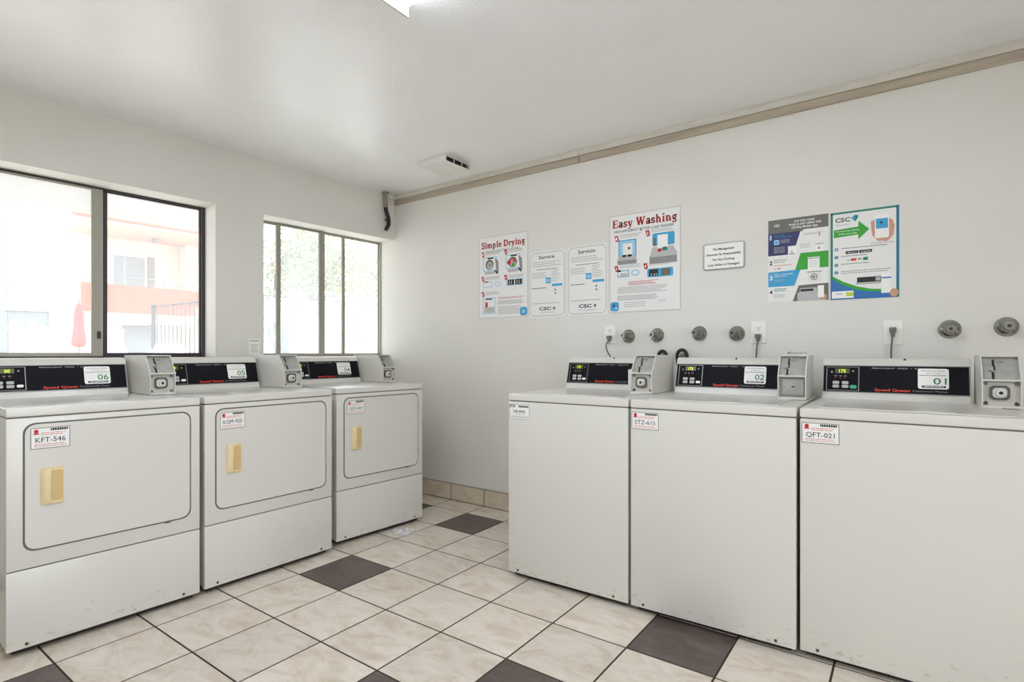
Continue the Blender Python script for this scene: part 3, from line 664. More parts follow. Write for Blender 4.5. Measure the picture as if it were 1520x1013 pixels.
OL = ['white wall outlet beside the first chrome valve with a drooping grey plug cord', 'white wall outlet next to the fourth chrome valve, cord plugged in its lower socket', 'white wall outlet with its cord plugged into the upper socket']
for k, (x, z) in enumerate([(-0.303, 1.234), (0.553, 1.226), (1.135, 1.212)]):
    o_ = thing('wall_outlet', OL[k], 'outlet', (x, YB, z), 0, 'outlets on the back wall')
    bm = bmesh.new(); box(bm, -0.037, 0.037, -0.006, 0, -0.058, 0.058, 0.002, 2); obj('cover_plate', bm, M_plate, o_, smooth=True)
    for s in (1, -1):
        bm = bmesh.new(); prism(bm, rrect(-0.017, 0.017, s*0.02-0.014, s*0.02+0.014, 0.009, 4), lambda a, b, c: Vector((a, c, b)), -0.0075, -0.005); r_ = obj('receptacle', bm, M_plate, o_)
        bm = bmesh.new()
        for a in (-0.0065, 0.0065): box(bm, a-0.0012, a+0.0012, -0.0082, -0.0074, s*0.02-0.001, s*0.02+0.008)
        cyl(bm, (0, -0.0074, s*0.02-0.007), (0, -0.0082, s*0.02-0.007), 0.0026, seg=10); obj('slots', bm, M_black, r_)
    zz = -0.02 if k < 2 else 0.012
    pg = thing('power_cord', ['grey power cord curving down to the first washer', 'grey power cord hanging straight down next to the fourth chrome valve', 'grey power cord hanging from the outlet under the arrow poster'][k], 'cord', (x, YB, z), 0, 'power cords of the washers')
    bm = bmesh.new(); box(bm, -0.014, 0.014, -0.032, -0.0083, zz-0.011, zz+0.011, 0.004, 2); box(bm, -0.008, 0.008, -0.03, -0.012, zz-0.026, zz-0.01, 0.003, 2); obj('plug', bm, M_cord, pg, smooth=True)
    bend = 0.05 if k == 0 else 0.0
    bm = bmesh.new()
    if k == 0: pts = [(0, -0.022, zz-0.02), (-0.012, -0.035, zz-0.045), (0.0, -0.045, zz-0.085), (0.03, -0.055, zz-0.13), (0.05, -0.06, zz-0.2), (0.05, -0.06, -0.5)]
    else: pts = [(0, -0.022, zz-0.022), (-0.004, -0.026, zz-0.06), (-0.006, -0.03, zz-0.12), (-0.006, -0.04, -0.4)]
    tube(bm, smooth_path(pts), 0.0042, 8); obj('cord', bm, M_cord, pg, smooth=True)
for k, (x, z, r) in enumerate([(0.040, 1.098, 0.030), (0.154, 1.100, 0.035)]):
    d_ = thing('drain_hose', ['black drain hose loop behind the first washer, beside its coin box', 'larger black drain hose loop behind washer 02, next to its console'][k], 'hose', (x, YB, z), 0, 'drain hoses behind the washers')
    bm = bmesh.new(); n = 24; pr_ = []
    pts = [(r*0.8*math.cos(a), -0.03, r*math.sin(a)) for a in [PI*t/14 for t in range(15)]]
    pts = [(r*0.2, -0.03, -0.3), (r*0.5, -0.03, -0.1)]+pts+[(-r*0.5, -0.03, -0.1), (-r*0.2, -0.03, -0.3)]
    tube(bm, pts, 0.0095, 10); obj('hose', bm, M_rub, d_, smooth=True)
    bm = bmesh.new(); cyl(bm, (0.002, 0, -0.006), (0.002, -0.034, -0.006), 0.021, 0.017, 18); obj('fitting', bm, M_steel, d_, smooth=True)

# ---------------------------------------------------------------- posters and signs
def sheet(name, label, cat, x0, x1, z0, z1, group=None, round_=0.0, th=0.0012, m=None):
    W_, H_ = x1-x0, z1-z0; y = YB-0.0006
    xz = lambda a, b, c: Vector((a, c, b))
    bm = bmesh.new()
    prism(bm, rrect(0, W_, 0, H_, round_, 6) if round_ else [(0, 0), (W_, 0), (W_, H_), (0, H_)], xz, 0, -th)
    o = obj(name, bm, m or M_paper); o.location = (x0, y, z0); tag(o, label, cat, group)
    return o, Flat(o, (0, -th, 0), (1, 0, 0), (0, 0, 1), W_, H_, off=0.0003)
G1 = 'posters and notices on the back wall'
# Simple Drying
o, F = sheet('wall_poster', 'white poster titled Simple Drying in red serif letters', 'poster', -1.356, -0.918, 1.366, 1.962, G1)
F.frame('poster_border', M_grey, 0.004, 0.996, 0.004, 0.996, 0.0018); F.frame('poster_border', M_pink, 0.014, 0.986, 0.012, 0.988, 0.001)
F.serif('title', M_red, 'Simple Drying', 0.06, 0.94, 0.145, 0.075)
F.text('subtitle', M_brown, 'SINGLE LOAD/STACK DRYERS', 0.15, 0.83, 0.195, 0.022)
def badge(F, x, y, t):
    F.poly('step_badge', M_red, [(x-0.032, y-0.028), (x+0.02, y-0.032), (x+0.036, y+0.024), (x-0.01, y+0.034)], 1); F.text('step_number', M_white, t, x-0.014, x+0.012, y+0.015, 0.03, 3, 0.02)
for bx, by, n in ((0.09, 0.215, '1'), (0.56, 0.215, '2'), (0.09, 0.515, '3'), (0.56, 0.52, '4'), (0.09, 0.70, '5')):
    badge(F, bx, by, n); F.lines('poster_small_print', M_grey, bx+0.06, bx+0.36, by-0.02, by+0.02, 2, 0.35, seed=int(n))
for ox, hot in ((0.07, 0), (0.54, 1)):
    F.frame('picture_frame', M_lblue, ox+0.02, ox+0.31, 0.255, 0.42, 0.006); F.rect('picture', M_black, ox+0.12, ox+0.24, 0.26, 0.278, 1)
    F.disc('picture_drum', M_brown, ox+0.16, 0.345, 0.085, 1); F.disc('picture_drum_inner', M_lgrey, ox+0.165, 0.355, 0.06, 2)
    F.poly('picture_door_open', M_grey, [(ox+0.27, 0.27), (ox+0.34, 0.31), (ox+0.35, 0.45), (ox+0.31, 0.46)], 1); F.poly('picture', M_black, [(ox+0.25, 0.41), (ox+0.31, 0.43), (ox+0.34, 0.47), (ox+0.3, 0.46)], 2)
    F.rect('picture_body', M_lgrey, ox+0.06, ox+0.27, 0.425, 0.46, 0)
    if hot: F.disc('picture_clothes', M_red, ox+0.09, 0.345, 0.04, 3); F.disc('picture_clothes_green', M_green, ox+0.17, 0.375, 0.03, 3); F.disc('picture_clothes', M_orange, ox+0.19, 0.33, 0.03, 3)
    else: F.disc('picture_drum', M_grey, ox+0.17, 0.35, 0.03, 3)
F.frame('picture_frame', M_lblue, 0.1, 0.29, 0.55, 0.62, 0.005); F.disc('picture_drum_inner', M_lblue, 0.4, 0.585, 0.06, 1, ry=0.03); F.disc('picture', M_paper, 0.4, 0.585, 0.045, 2, ry=0.02); F.rect('picture', M_black, 0.13, 0.2, 0.545, 0.558, 1)
F.frame('picture_frame', M_lblue, 0.57, 0.9, 0.545, 0.62, 0.006)
for a in (0.6, 0.75): F.rect('picture', M_black, a, a+0.13, 0.55, 0.612, 1)
for a in (0.63, 0.67, 0.78, 0.82): F.rect('picture_key', M_lgrey, a, a+0.014, 0.562, 0.606, 2)
F.frame('picture_frame', M_lblue, 0.09, 0.35, 0.745, 0.94, 0.006); F.rect('picture', M_black, 0.15, 0.28, 0.755, 0.77, 1); F.rect('picture_clothes', M_red, 0.14, 0.19, 0.80, 0.86, 1); F.rect('picture_body', M_lgrey, 0.12, 0.33, 0.86, 0.925, 0)
F.lines('red_small_print', M_red, 0.4, 0.95, 0.75, 0.775, 2, 0.4); F.lines('poster_small_print', M_grey, 0.4, 0.93, 0.79, 0.84, 4, 0.4, seed=5); F.lines('poster_small_print', M_grey, 0.4, 0.93, 0.86, 0.96, 6, 0.35, 0.4, seed=7)
F.rrect('corner_logo', M_sky, 0.84, 0.98, 0.88, 0.98, 0.02, 1); F.disc('corner_logo_mark', M_lblue, 0.91, 0.93, 0.03, 2)
F.build()
# Service / Servicio
for nm, x0, x1, z0, z1, sd_ in (('Service', -0.909, -0.625, 1.359, 1.803, 1), ('Servicio', -0.607, -0.323, 1.361, 1.808, 2)):
    o, F = sheet('service_notice', 'white rounded notice headed %s with a black border' % nm, 'notice', x0, x1, z0, z1, G1, 0.004)
    F.rframe('notice_border', M_brown, 0.025, 0.975, 0.02, 0.98, 0.035, 0.0022)
    F.text('heading', M_black, nm, 0.27, 0.71, 0.115, 0.055, 1, 0.015)
    F.lines('notice_small_print', M_grey, 0.1, 0.92, 0.16, 0.25, 3, 0.22, 0.25, seed=sd_); F.lines('notice_small_print', M_brown, 0.22, 0.8, 0.27, 0.3, 1, 0.3)
    F.lines('notice_small_print', M_grey, 0.08, 0.52, 0.32, 0.42, 4, 0.25, 0.2, seed=sd_+4); F.lines('notice_small_print', M_grey, 0.62, 0.9, 0.3, 0.48, 7, 0.25, 0.5, seed=sd_+8)
    F.rrect('blue_box', M_sky, 0.47, 0.61, 0.405, 0.49, 0.003, 1); F.rect('blue_box_mark', M_lblue, 0.49, 0.59, 0.43, 0.47, 2)
    F.rect('blue_bar', M_sky, 0.64, 0.92, 0.505, 0.54, 1); F.lines('notice_small_print', M_brown, 0.08, 0.48, 0.55, 0.58, 1, 0.4, 0.1, seed=sd_); F.disc('qr_dot', M_brown, 0.73, 0.595, 0.022, 1); F.disc('qr_dot', M_brown, 0.73, 0.645, 0.022, 1)
    F.lines('notice_small_print', M_grey, 0.1, 0.85, 0.785, 0.8, 1, 0.5)
    F.text('company_lettering', M_black, 'CSC', 0.29, 0.62, 0.895, 0.05, 1, 0.03); F.poly('company_mark', M_teal, [(0.66, 0.87), (0.7, 0.845), (0.74, 0.86), (0.7, 0.9)], 1); F.text('company_lettering', M_grey, 'ServiceWorks', 0.3, 0.7, 0.935, 0.018, 1)
    F.build()
# Easy Washing
o, F = sheet('wall_poster', 'large white poster titled Easy Washing in red serif letters', 'poster', -0.308, 0.138, 1.366, 1.964, G1)
F.frame('poster_border', M_grey, 0.0, 1.0, 0.0, 1.0, 0.0016); F.frame('poster_border', M_pink, 0.01, 0.99, 0.008, 0.992, 0.0012)
F.serif('title', M_red, 'Easy Washing', 0.045, 0.955, 0.13, 0.082)
F.text('subtitle', M_black, 'HIGH-EFFICIENCY @ TOP LOAD WASHER', 0.07, 0.91, 0.182, 0.026, 1, 0.01)
for bx, by, n in ((0.105, 0.24, '1'), (0.555, 0.225, '2'), (0.105, 0.55, '3'), (0.525, 0.55, '4')):
    badge(F, bx, by, n); F.lines('poster_small_print', M_grey, bx+0.05, bx+0.36, by-0.035, by+0.005, 3, 0.3, seed=int(n))
# open washer pictures
F.rect('picture_water', M_lblue, 0.14, 0.39, 0.27, 0.44); F.frame('picture_frame', M_sky, 0.135, 0.395, 0.262, 0.44, 0.006, 1)
F.rect('picture_person', M_paper, 0.2, 0.34, 0.3, 0.43, 2); F.disc('picture', M_black, 0.22, 0.425, 0.035, 3, ry=0.012); F.disc('picture', M_black, 0.3, 0.425, 0.035, 3, ry=0.012); F.disc('picture', M_brown, 0.29, 0.35, 0.02, 3)
F.poly('picture_body', M_lgrey, [(0.15, 0.42), (0.37, 0.42), (0.41, 0.46), (0.12, 0.46)], 2); F.rect('picture_front', M_grey, 0.12, 0.4, 0.47, 0.51, 2); F.rect('picture_body', M_lgrey, 0.12, 0.4, 0.455, 0.47, 3)
F.rrect('picture_frame', M_sky, 0.62, 0.92, 0.235, 0.36, 0.01, 0); F.rect('picture_lid', M_white, 0.69, 0.83, 0.255, 0.39, 2); F.rect('picture_rack', M_brown, 0.64, 0.67, 0.28, 0.36, 1)
F.poly('picture_body', M_lgrey, [(0.62, 0.37), (0.9, 0.37), (0.96, 0.45), (0.59, 0.45)], 1); F.disc('picture_clothes', M_red, 0.72, 0.405, 0.03, 3, ry=0.018); F.disc('picture_clothes_dark', M_teal, 0.79, 0.395, 0.04, 3, ry=0.02)
F.rect('picture_front', M_grey, 0.58, 0.95, 0.465, 0.535, 2); F.rect('picture_body', M_lgrey, 0.58, 0.95, 0.45, 0.468, 3)
F.frame('picture_frame', M_sky, 0.12, 0.29, 0.57, 0.64, 0.005); F.rect('picture', M_black, 0.12, 0.17, 0.565, 0.585, 2); F.disc('picture_lid', M_lblue, 0.38, 0.605, 0.06, 1, ry=0.03); F.disc('picture_lid', M_paper, 0.38, 0.605, 0.04, 2, ry=0.018); F.rect('picture_body', M_lgrey, 0.16, 0.27, 0.6, 0.635, 1)
F.rrect('picture_frame', M_sky, 0.55, 0.9, 0.58, 0.665, 0.008, 0); F.rect('picture', M_black, 0.575, 0.7, 0.588, 0.655, 1); F.rect('picture_rack', M_brown, 0.74, 0.86, 0.588, 0.655, 1)
for a in (0.6, 0.64, 0.67): F.rect('picture_body', M_lgrey, a, a+0.014, 0.63, 0.65, 2)
F.lines('red_small_print', M_red, 0.28, 0.72, 0.69, 0.735, 4, 0.4, 0.3); F.lines('poster_small_print', M_grey, 0.12, 0.85, 0.745, 0.815, 5, 0.35, seed=3); F.lines('poster_small_print', M_grey, 0.12, 0.7, 0.83, 0.885, 4, 0.4, 0.1, seed=9); F.text('poster_small_print', M_brown, '513471', 0.7, 0.8, 0.905, 0.012)
F.lines('poster_small_print', M_grey, 0.22, 0.62, 0.9, 0.96, 3, 0.25, 0.3, seed=6)
F.rrect('corner_logo', M_sky, 0.015, 0.14, 0.89, 0.985, 0.015, 1); F.disc('corner_logo_mark', M_navy, 0.065, 0.93, 0.018, 2); F.disc('corner_logo_mark', M_lblue, 0.1, 0.955, 0.02, 2)
F.build()
# management sign
o, F = sheet('management_sign', 'small white metal sign about lost or damaged clothing in a grey frame', 'sign', 0.266, 0.484, 1.576, 1.722, None, 0.012, 0.006, M_pframe)
F.rrect('sign_face', M_white, 0.03, 0.97, 0.045, 0.955, 0.009, 0)
for k, t_ in enumerate(('The Management', 'Assumes No Responsibility', 'For Any Clothing', 'Lost, Stolen or Damaged')):
    wd = (0.52, 0.84, 0.52, 0.76)[k]; F.text('sign_lettering', M_black, t_, 0.5-wd/2, 0.5+wd/2, 0.265+k*0.195, 0.085, 2, 0.02)
F.build()
# pay poster, four steps
o, F = sheet('payment_poster', 'poster with grey header and numbered navy, green and blue steps', 'poster', 0.6, 0.874, 1.382, 1.808, G1)
F.rect('header', M_brown, 0, 1, 0, 0.15); F.poly('header', M_brown, [(0, 0.15), (0.6, 0.15), (0.58, 0.17), (0, 0.17)])
F.text('header_lettering', M_white, 'CSC', 0.1, 0.2, 0.085, 0.03, 1, 0.02); F.disc('header_mark', M_teal, 0.24, 0.06, 0.018, 1)
for k, (t_, a, b) in enumerate((('PAY FOR YOUR', 0.45, 0.78), ('WASH & DRY USING THE', 0.35, 0.88), ('CSCPay Mobile App', 0.4, 0.83))): F.text('header_lettering', M_white, t_, a, b, 0.055+k*0.036, 0.024, 1, 0.02)
F.poly('step_one_panel', M_navy, [(0, 0.165), (0.55, 0.165), (0.46, 0.36), (0.34, 0.36), (0.34, 0.435), (0, 0.435)], 1)
F.text('step_number_one', M_lblue, '1', 0.025, 0.06, 0.24, 0.06, 2, 0.03); F.text('step_heading_one', M_sky, 'DOWNLOAD', 0.1, 0.27, 0.2, 0.016, 2); F.text('step_heading_one', M_sky, 'CSCPAY MOBILE APP', 0.1, 0.4, 0.225, 0.016, 2)
F.rrect('app_icon', M_lblue, 0.1, 0.19, 0.245, 0.305, 0.005, 2); F.rrect('app_icon_mark', M_sky, 0.12, 0.17, 0.262, 0.29, 0.003, 3); F.lines('step_text', M_lgrey, 0.21, 0.38, 0.25, 0.3, 3, 0.3, lay=2); F.lines('step_text', M_lgrey, 0.1, 0.3, 0.335, 0.415, 5, 0.3, lay=2)
F.rect('phone_picture', M_white, 0.34, 0.48, 0.335, 0.43, 2); F.rect('phone_picture_mark', M_black, 0.36, 0.45, 0.424, 0.432, 3); F.disc('phone_picture_mark', M_brown, 0.405, 0.4, 0.012, 3)
F.text('step_number_two', M_black, '2', 0.02, 0.075, 0.545, 0.05, 1, 0.03); F.text('step_heading_two', M_black, 'REGISTER AND', 0.1, 0.33, 0.5, 0.016, 1); F.text('step_heading_two', M_black, 'ADD FUNDS', 0.1, 0.29, 0.525, 0.016, 1); F.lines('step_text_red', M_orange, 0.1, 0.4, 0.555, 0.568, 1, 0.5); F.text('card_marks', M_navy, 'VISA', 0.1, 0.15, 0.6, 0.012); F.rect('step_text_red', M_red, 0.17, 0.21, 0.588, 0.602)
F.poly('step_two_panel', M_green, [(0.55, 0.43), (1, 0.43), (1, 0.62), (0.86, 0.62), (0.86, 0.49), (0.67, 0.49), (0.67, 0.63), (0.46, 0.63)], 1)
F.rect('phone_picture', M_white, 0.67, 0.86, 0.49, 0.65, 2); F.rect('phone_picture_mark', M_brown, 0.68, 0.85, 0.5, 0.508, 3); F.lines('step_text', M_grey, 0.7, 0.84, 0.53, 0.62, 5, 0.15, lay=3)
F.lines('step_text', M_grey, 0.6, 0.92, 0.2, 0.23, 2, 0.3); F.rect('phone_picture_mark', M_black, 0.85, 0.862, 0.21, 0.25, 3); F.lines('step_text', M_lgrey, 0.54, 0.72, 0.32, 0.38, 4, 0.4); F.rect('phone_picture', M_white, 0.79, 0.92, 0.345, 0.43, 2); F.rect('phone_picture_mark', M_grey, 0.79, 0.92, 0.338, 0.346, 3); F.disc('phone_picture_mark', M_grey, 0.85, 0.39, 0.02, 3)
F.poly('step_three_panel', M_sky, [(0, 0.635), (0.55, 0.625), (0.45, 0.815), (0, 0.815)], 1)
F.text('step_number_three', M_white, '3', 0.025, 0.075, 0.73, 0.055, 2, 0.03); F.text('step_heading_three', M_white, 'FIND A MACHINE', 0.1, 0.42, 0.675, 0.018, 2); F.text('step_heading_three', M_white, 'AND SCAN IT', 0.1, 0.33, 0.7, 0.018, 2); F.lines('step_text', M_lgrey, 0.1, 0.3, 0.73, 0.76, 2, 0.3, lay=2)
F.disc('picture_ring', M_brown, 0.77, 0.725, 0.06, 1); F.disc('picture_ring_inner', M_paper, 0.77, 0.725, 0.045, 2); F.disc('picture_ring', M_grey, 0.765, 0.725, 0.03, 3); F.lines('step_text', M_brown, 0.66, 0.9, 0.66, 0.68, 1, 0.5); F.frame('picture_frame', M_lgrey, 0.68, 0.87, 0.685, 0.78, 0.0012, 1)
F.text('step_number_four', M_black, '4', 0.02, 0.075, 0.905, 0.055, 1, 0.01); F.lines('step_text', M_teal, 0.1, 0.33, 0.84, 0.885, 2, 0.4); F.lines('step_text', M_grey, 0.1, 0.3, 0.91, 0.96, 3, 0.3)
F.poly('step_four_panel', M_brown, [(0.52, 0.815), (1, 0.805), (1, 1), (0.42, 1)], 1); F.rect('machine_picture', M_lgrey, 0.5, 0.9, 0.9, 1, 2); F.rect('machine_picture', M_lgrey, 0.54, 0.82, 0.85, 0.9, 2); F.rect('machine_picture_panel', M_black, 0.55, 0.76, 0.862, 0.89, 3); F.rect('phone_picture', M_white, 0.83, 0.93, 0.83, 0.97, 4); F.disc('hand_picture', M_skin, 0.92, 0.965, 0.06, 3, ry=0.035)
F.build()
# green-edged CSC poster
o, F = sheet('payment_poster', 'poster with teal edge, big green arrow and a hand holding a phone', 'poster', 0.883, 1.159, 1.378, 1.805, G1)
F.rect('poster_edge', M_teal, 0, 0.035, 0, 1); F.rect('poster_edge', M_teal, 0, 1, 0, 0.022); F.rect('poster_edge', M_teal, 0.96, 1, 0, 1); F.rect('poster_edge_blue', M_blue, 0.975, 1, 0.005, 0.9, 1)
F.text('company_lettering', M_brown, 'CSC', 0.07, 0.3, 0.115, 0.05, 1, 0.035); F.poly('company_mark', M_sky, [(0.31, 0.08), (0.37, 0.045), (0.42, 0.07), (0.37, 0.125)], 1); F.poly('company_mark_green', M_teal, [(0.37, 0.06), (0.42, 0.05), (0.41, 0.09), (0.37, 0.125)], 2); F.text('company_small_lettering', M_grey, 'ServiceWorks', 0.08, 0.28, 0.155, 0.018)
F.poly('arrow', M_green, [(0.05, 0.2), (0.42, 0.185), (0.42, 0.12), (0.58, 0.225), (0.42, 0.33), (0.42, 0.275), (0.05, 0.29)], 1)
F.text('arrow_lettering', M_white, 'Download the CSCPay', 0.08, 0.44, 0.228, 0.018, 2); F.text('arrow_lettering', M_white, 'mobile app today', 0.12, 0.4, 0.26, 0.018, 2)
F.poly('hand_picture', M_skin, [(0.6, 0.15), (0.66, 0.13), (0.68, 0.3), (0.86, 0.33), (0.86, 0.13), (0.91, 0.15), (0.94, 0.22), (0.92, 0.32), (0.84, 0.38), (0.7, 0.37), (0.62, 0.3)], 1)
F.rrect('phone_picture', M_white, 0.66, 0.86, 0.08, 0.34, 0.008, 2); F.rect('phone_screen', M_sky, 0.675, 0.845, 0.125, 0.235, 3); F.disc('phone_screen_mark', M_navy, 0.75, 0.17, 0.02, 4)
F.text('caption', M_grey, 'CSCPay Mobile', 0.6, 0.93, 0.4, 0.022)
for k, yy in enumerate((0.425, 0.515, 0.605, 0.69)):
    F.disc('step_disc', M_blue, 0.09, yy, 0.03, 1); F.text('step_disc_number', M_white, str(k+1), 0.08, 0.1, yy+0.011, 0.024, 2); F.lines('poster_small_print', M_grey, 0.16, 0.9 if k in (0, 3) else 0.6, yy-0.012, yy+(0.015 if k < 3 else 0.03), 1 if k < 3 else 2, 0.35, 0.2, seed=k+11)
for a in (0.23, 0.43): F.rrect('store_badge', M_black, a, a+0.19, 0.452, 0.485, 0.003, 1)
F.text('store_badge_lettering', M_white, 'App Store', 0.26, 0.4, 0.476, 0.016, 2); F.text('store_badge_lettering', M_white, 'Google Play', 0.46, 0.6, 0.476, 0.016, 2)
F.text('card_marks', M_navy, 'VISA', 0.24, 0.3, 0.562, 0.016); F.rect('card_red', M_orange, 0.31, 0.39, 0.54, 0.567, 1); F.rect('card_blue', M_grey, 0.41, 0.47, 0.543, 0.56, 1); F.rect('card_teal', M_teal, 0.49, 0.56, 0.535, 0.57, 1)
F.poly('swoosh_green', M_green, [(0.035, 0.73), (0.2, 0.8), (0.4, 0.86), (0.6, 0.895), (0.78, 0.905), (0.78, 0.94), (0.035, 0.93)], 1)
F.poly('swoosh_blue', M_blue, [(0.0, 0.76), (0.035, 0.77), (0.2, 0.84), (0.4, 0.9), (0.6, 0.925), (0.8, 0.93), (0.96, 0.97), (0.96, 1), (0, 1)], 2)
F.rect('machine_picture', M_lgrey, 0.38, 0.8, 0.82, 0.84, 2); F.rect('machine_picture_panel', M_black, 0.4, 0.75, 0.76, 0.818, 1); F.rect('machine_picture', M_lgrey, 0.67, 0.74, 0.768, 0.808, 3)
F.rrect('phone_picture', M_white, 0.75, 0.89, 0.73, 0.95, 0.004, 4); F.rect('phone_screen', M_blue, 0.76, 0.89, 0.775, 0.79, 6); F.disc('hand_picture', M_skin, 0.93, 0.95, 0.06, 5, ry=0.045)
F.rect('coupon', M_white, 0.02, 0.35, 0.905, 0.985, 3); F.rect('coupon_yellow', M_yel, 0.24, 0.35, 0.92, 0.965, 4); F.text('coupon_lettering', M_navy, 'FREE', 0.08, 0.18, 0.945, 0.016, 4)
F.build()
# small paper notice on the window pier (built in the window wall's frame)
bm = bmesh.new(); box(bm, -1.2, -1.125, -0.0015, -0.0003, 1.105, 1.215)
o = obj('paper_notice', bm, M_white); o.matrix_world = EXT; tag(o, 'small white paper notice taped beside the narrow window', 'notice')
F = Flat(o, (-1.2, -0.0015, 1.105), (1, 0, 0), (0, 0, 1), 0.075, 0.11, off=0.0004)
F.text('notice_heading', M_grey, 'WASH', 0.1, 0.85, 0.2, 0.12, 1, 0.02); F.lines('notice_small_print', M_lgrey, 0.15, 0.9, 0.35, 0.9, 5, 0.4, 0.3); F.build()

# crumpled clear wrap on the floor under the far dryer
rnd = random.Random(11); bm = bmesh.new(); n = 9; g = []
for i in range(n):
    g.append([bm.verts.new((-1.43+0.14*i/(n-1)+rnd.uniform(-1, 1)*0.008, 0.70+0.12*j/(n-1)+rnd.uniform(-1, 1)*0.008, 0.002+rnd.random()*0.028*(1-abs(2*i/(n-1)-1)*0.7)*(1-abs(2*j/(n-1)-1)*0.7))) for j in range(n)])
for i in range(n-1):
    for j in range(n-1):
        if (i, j) not in ((0, 0), (7, 7), (0, 7), (7, 0)): bm.faces.new((g[i][j], g[i+1][j], g[i+1][j+1], g[i][j+1]))
tag(obj('plastic_wrap', bm, M_wrap), 'crumpled clear plastic scrap on the floor at the foot of dryer 04', 'litter')

# ---------------------------------------------------------------- outside the windows (built in the window wall's frame: x along it, y outward)
def out(o): o.matrix_world = EXT @ Matrix.Translation(o.location); return o
def othing(name, label, cat, s, e, z, group=None, rz=0.0):
    o = thing(name, label, cat, (0, 0, 0), 0, group); o.matrix_world = EXT @ Matrix.Translation((s, e, z)) @ Matrix.Rotation(rz, 4, 'Z'); return o
GZ = 0.32
X_white = mat('outdoor_white', '#D0D2D3', 0.8); X_cream = mat('outdoor_cream', '#CFC6B4', 0.85); X_grey = mat('outdoor_grey', '#767C80', 0.85)
X_coral = mat('outdoor_coral', '#B25640', 0.8); X_dark = mat('outdoor_dark_metal', '#2B2730', 0.5); X_glassd = mat('outdoor_window_glass', '#6E7478', 0.2)
X_conc = noisy('outdoor_concrete', '#9C9A96', '#918F8B', 3, 0.9); X_umb = mat('umbrella_red', '#B0403A', 0.8); X_leaf = noisy('leaf_green', '#5E6E3E', '#87904F', 3, 0.7)
X_cush = mat('outdoor_cushion', '#BDBCBA', 0.9); X_bark = mat('bark', '#5B5046', 0.9); X_screen = mat('blue_grey_screen', '#7E93A3', 0.8); X_lleaf = mat('grey_leaf', '#67727A', 0.7)
out(boxo('exterior_ground', (-14, 26, TH+0.01, 32, GZ-0.3, GZ), noisy('patio_concrete', '#C9C6C0', '#BDBAB3', 2, 0.9), kind='structure'))
out(boxo('exterior_soffit', (-9, 0.0, TH+0.005, 3.05, 2.5, 2.66), X_conc, kind='structure'))
# left neighbour building
b = othing('garage_building', 'pale grey-white building with a framed panel, at the window\'s far side across the patio', 'building', 0, 9, 0)
boxo('wall', (-8, -0.27, 0.02, 5, GZ, 5.6), X_white, b)
boxo('roof', (-8.1, -0.17, -0.1, 5.1, 5.6, 5.75), X_white, b)
boxo('downpipe', (-1.19, -1.13, -0.06, 0.02, 1.9, 5.6), X_grey, b)
boxo('side_panel', (-8, -1.15, -0.02, 0.02, GZ, 1.88), X_grey, b)
boxo('panel_field', (-1.13, -0.58, 0.0, 0.02, GZ, 1.86), X_grey, b)
boxo('panel_header', (-1.2, -0.49, -0.05, 0.02, 1.86, 1.95), X_white, b); boxo('panel_jamb', (-0.58, -0.49, -0.05, 0.02, GZ, 1.86), X_white, b)
# coral apartment block
b = othing('apartment_block', 'apartment block with a coral balcony and sliding doors across the patio', 'building', 0, 14, 0)
boxo('wall', (0.98, 5.2, 1.8, 3, GZ, 5.2), X_cream, b)
boxo('upper_slab', (0.6, 5.2, -0.4, 1.8, 4.62, 5.0), X_coral, b)
boxo('balcony_ceiling', (0.7, 5.2, -0.38, 1.8, 4.55, 4.615), mat('outdoor_peach_bounce', '#CBA593', 0.8), b)  # peach tint puts the bounced light into the ceiling colour
boxo('parapet', (0.98, 3.62, 0.0, 0.12, 2.22, 2.98), X_coral, b); 
bm = bmesh.new(); prism(bm, [(3.62, 0.0), (3.62, 0.12), (5.2, 1.3), (5.2, 1.14)], lambda u, v, w_: Vector((u, v, w_)), 2.22, 2.98); obj('parapet_return', bm, X_coral, b)
boxo('balcony_floor', (0.98, 5.2, 0.12, 1.8, 2.2, 2.5), X_cream, b); boxo('fascia', (0.98, 3.7, 0.0, 0.2, 1.93, 2.215), X_cream, b)
rl = boxo('railing', (1.0, 3.6, 0.04, 0.07, 3.2, 3.23), X_grey, b); boxo('rail_bar', (1.0, 3.6, 0.045, 0.065, 3.06, 3.075), X_grey, rl)
for s in (1.9, 2.9, 3.55): boxo('rail_post', (s, s+0.03, 0.045, 0.065, 2.98, 3.2), X_grey, rl)
boxo('column', (3.9, 4.2, 1.2, 1.78, 2.5, 4.54), X_cream, b)
d = boxo('sliding_door', (2.1, 3.0, 1.74, 1.79, 2.5, 4.1), X_white, b); boxo('pane', (2.14, 2.4, 1.72, 1.738, 2.54, 4.05), X_glassd, d); boxo('pane', (2.43, 2.93, 1.72, 1.738, 2.54, 4.05), mat('outdoor_curtain', '#83878B', 0.8), d)
boxo('screen_panel', (3.03, 3.2, 1.73, 1.79, 2.5, 4.1), mat('outdoor_taupe', '#7D746C', 0.8), b)
d = boxo('lower_door', (1.98, 2.95, 0.72, 0.79, GZ, 2.0), X_white, b); boxo('pane', (2.06, 2.86, 0.70, 0.718, GZ+0.05, 1.92), MATS['outdoor_curtain'], d)
boxo('lower_wall', (0.98, 3.4, 0.8, 1.8, GZ, 2.2), X_cream, b)
for s, z in ((2.55, 4.5), (2.2, 1.9)):
    bm = bmesh.new(); bmesh.ops.create_uvsphere(bm, u_segments=10, v_segments=6, radius=0.09, matrix=Matrix.Translation((s+0.4, 0.9 if z > 3 else 0.1, z))); obj('porch_lamp', bm, X_grey, b, smooth=True)
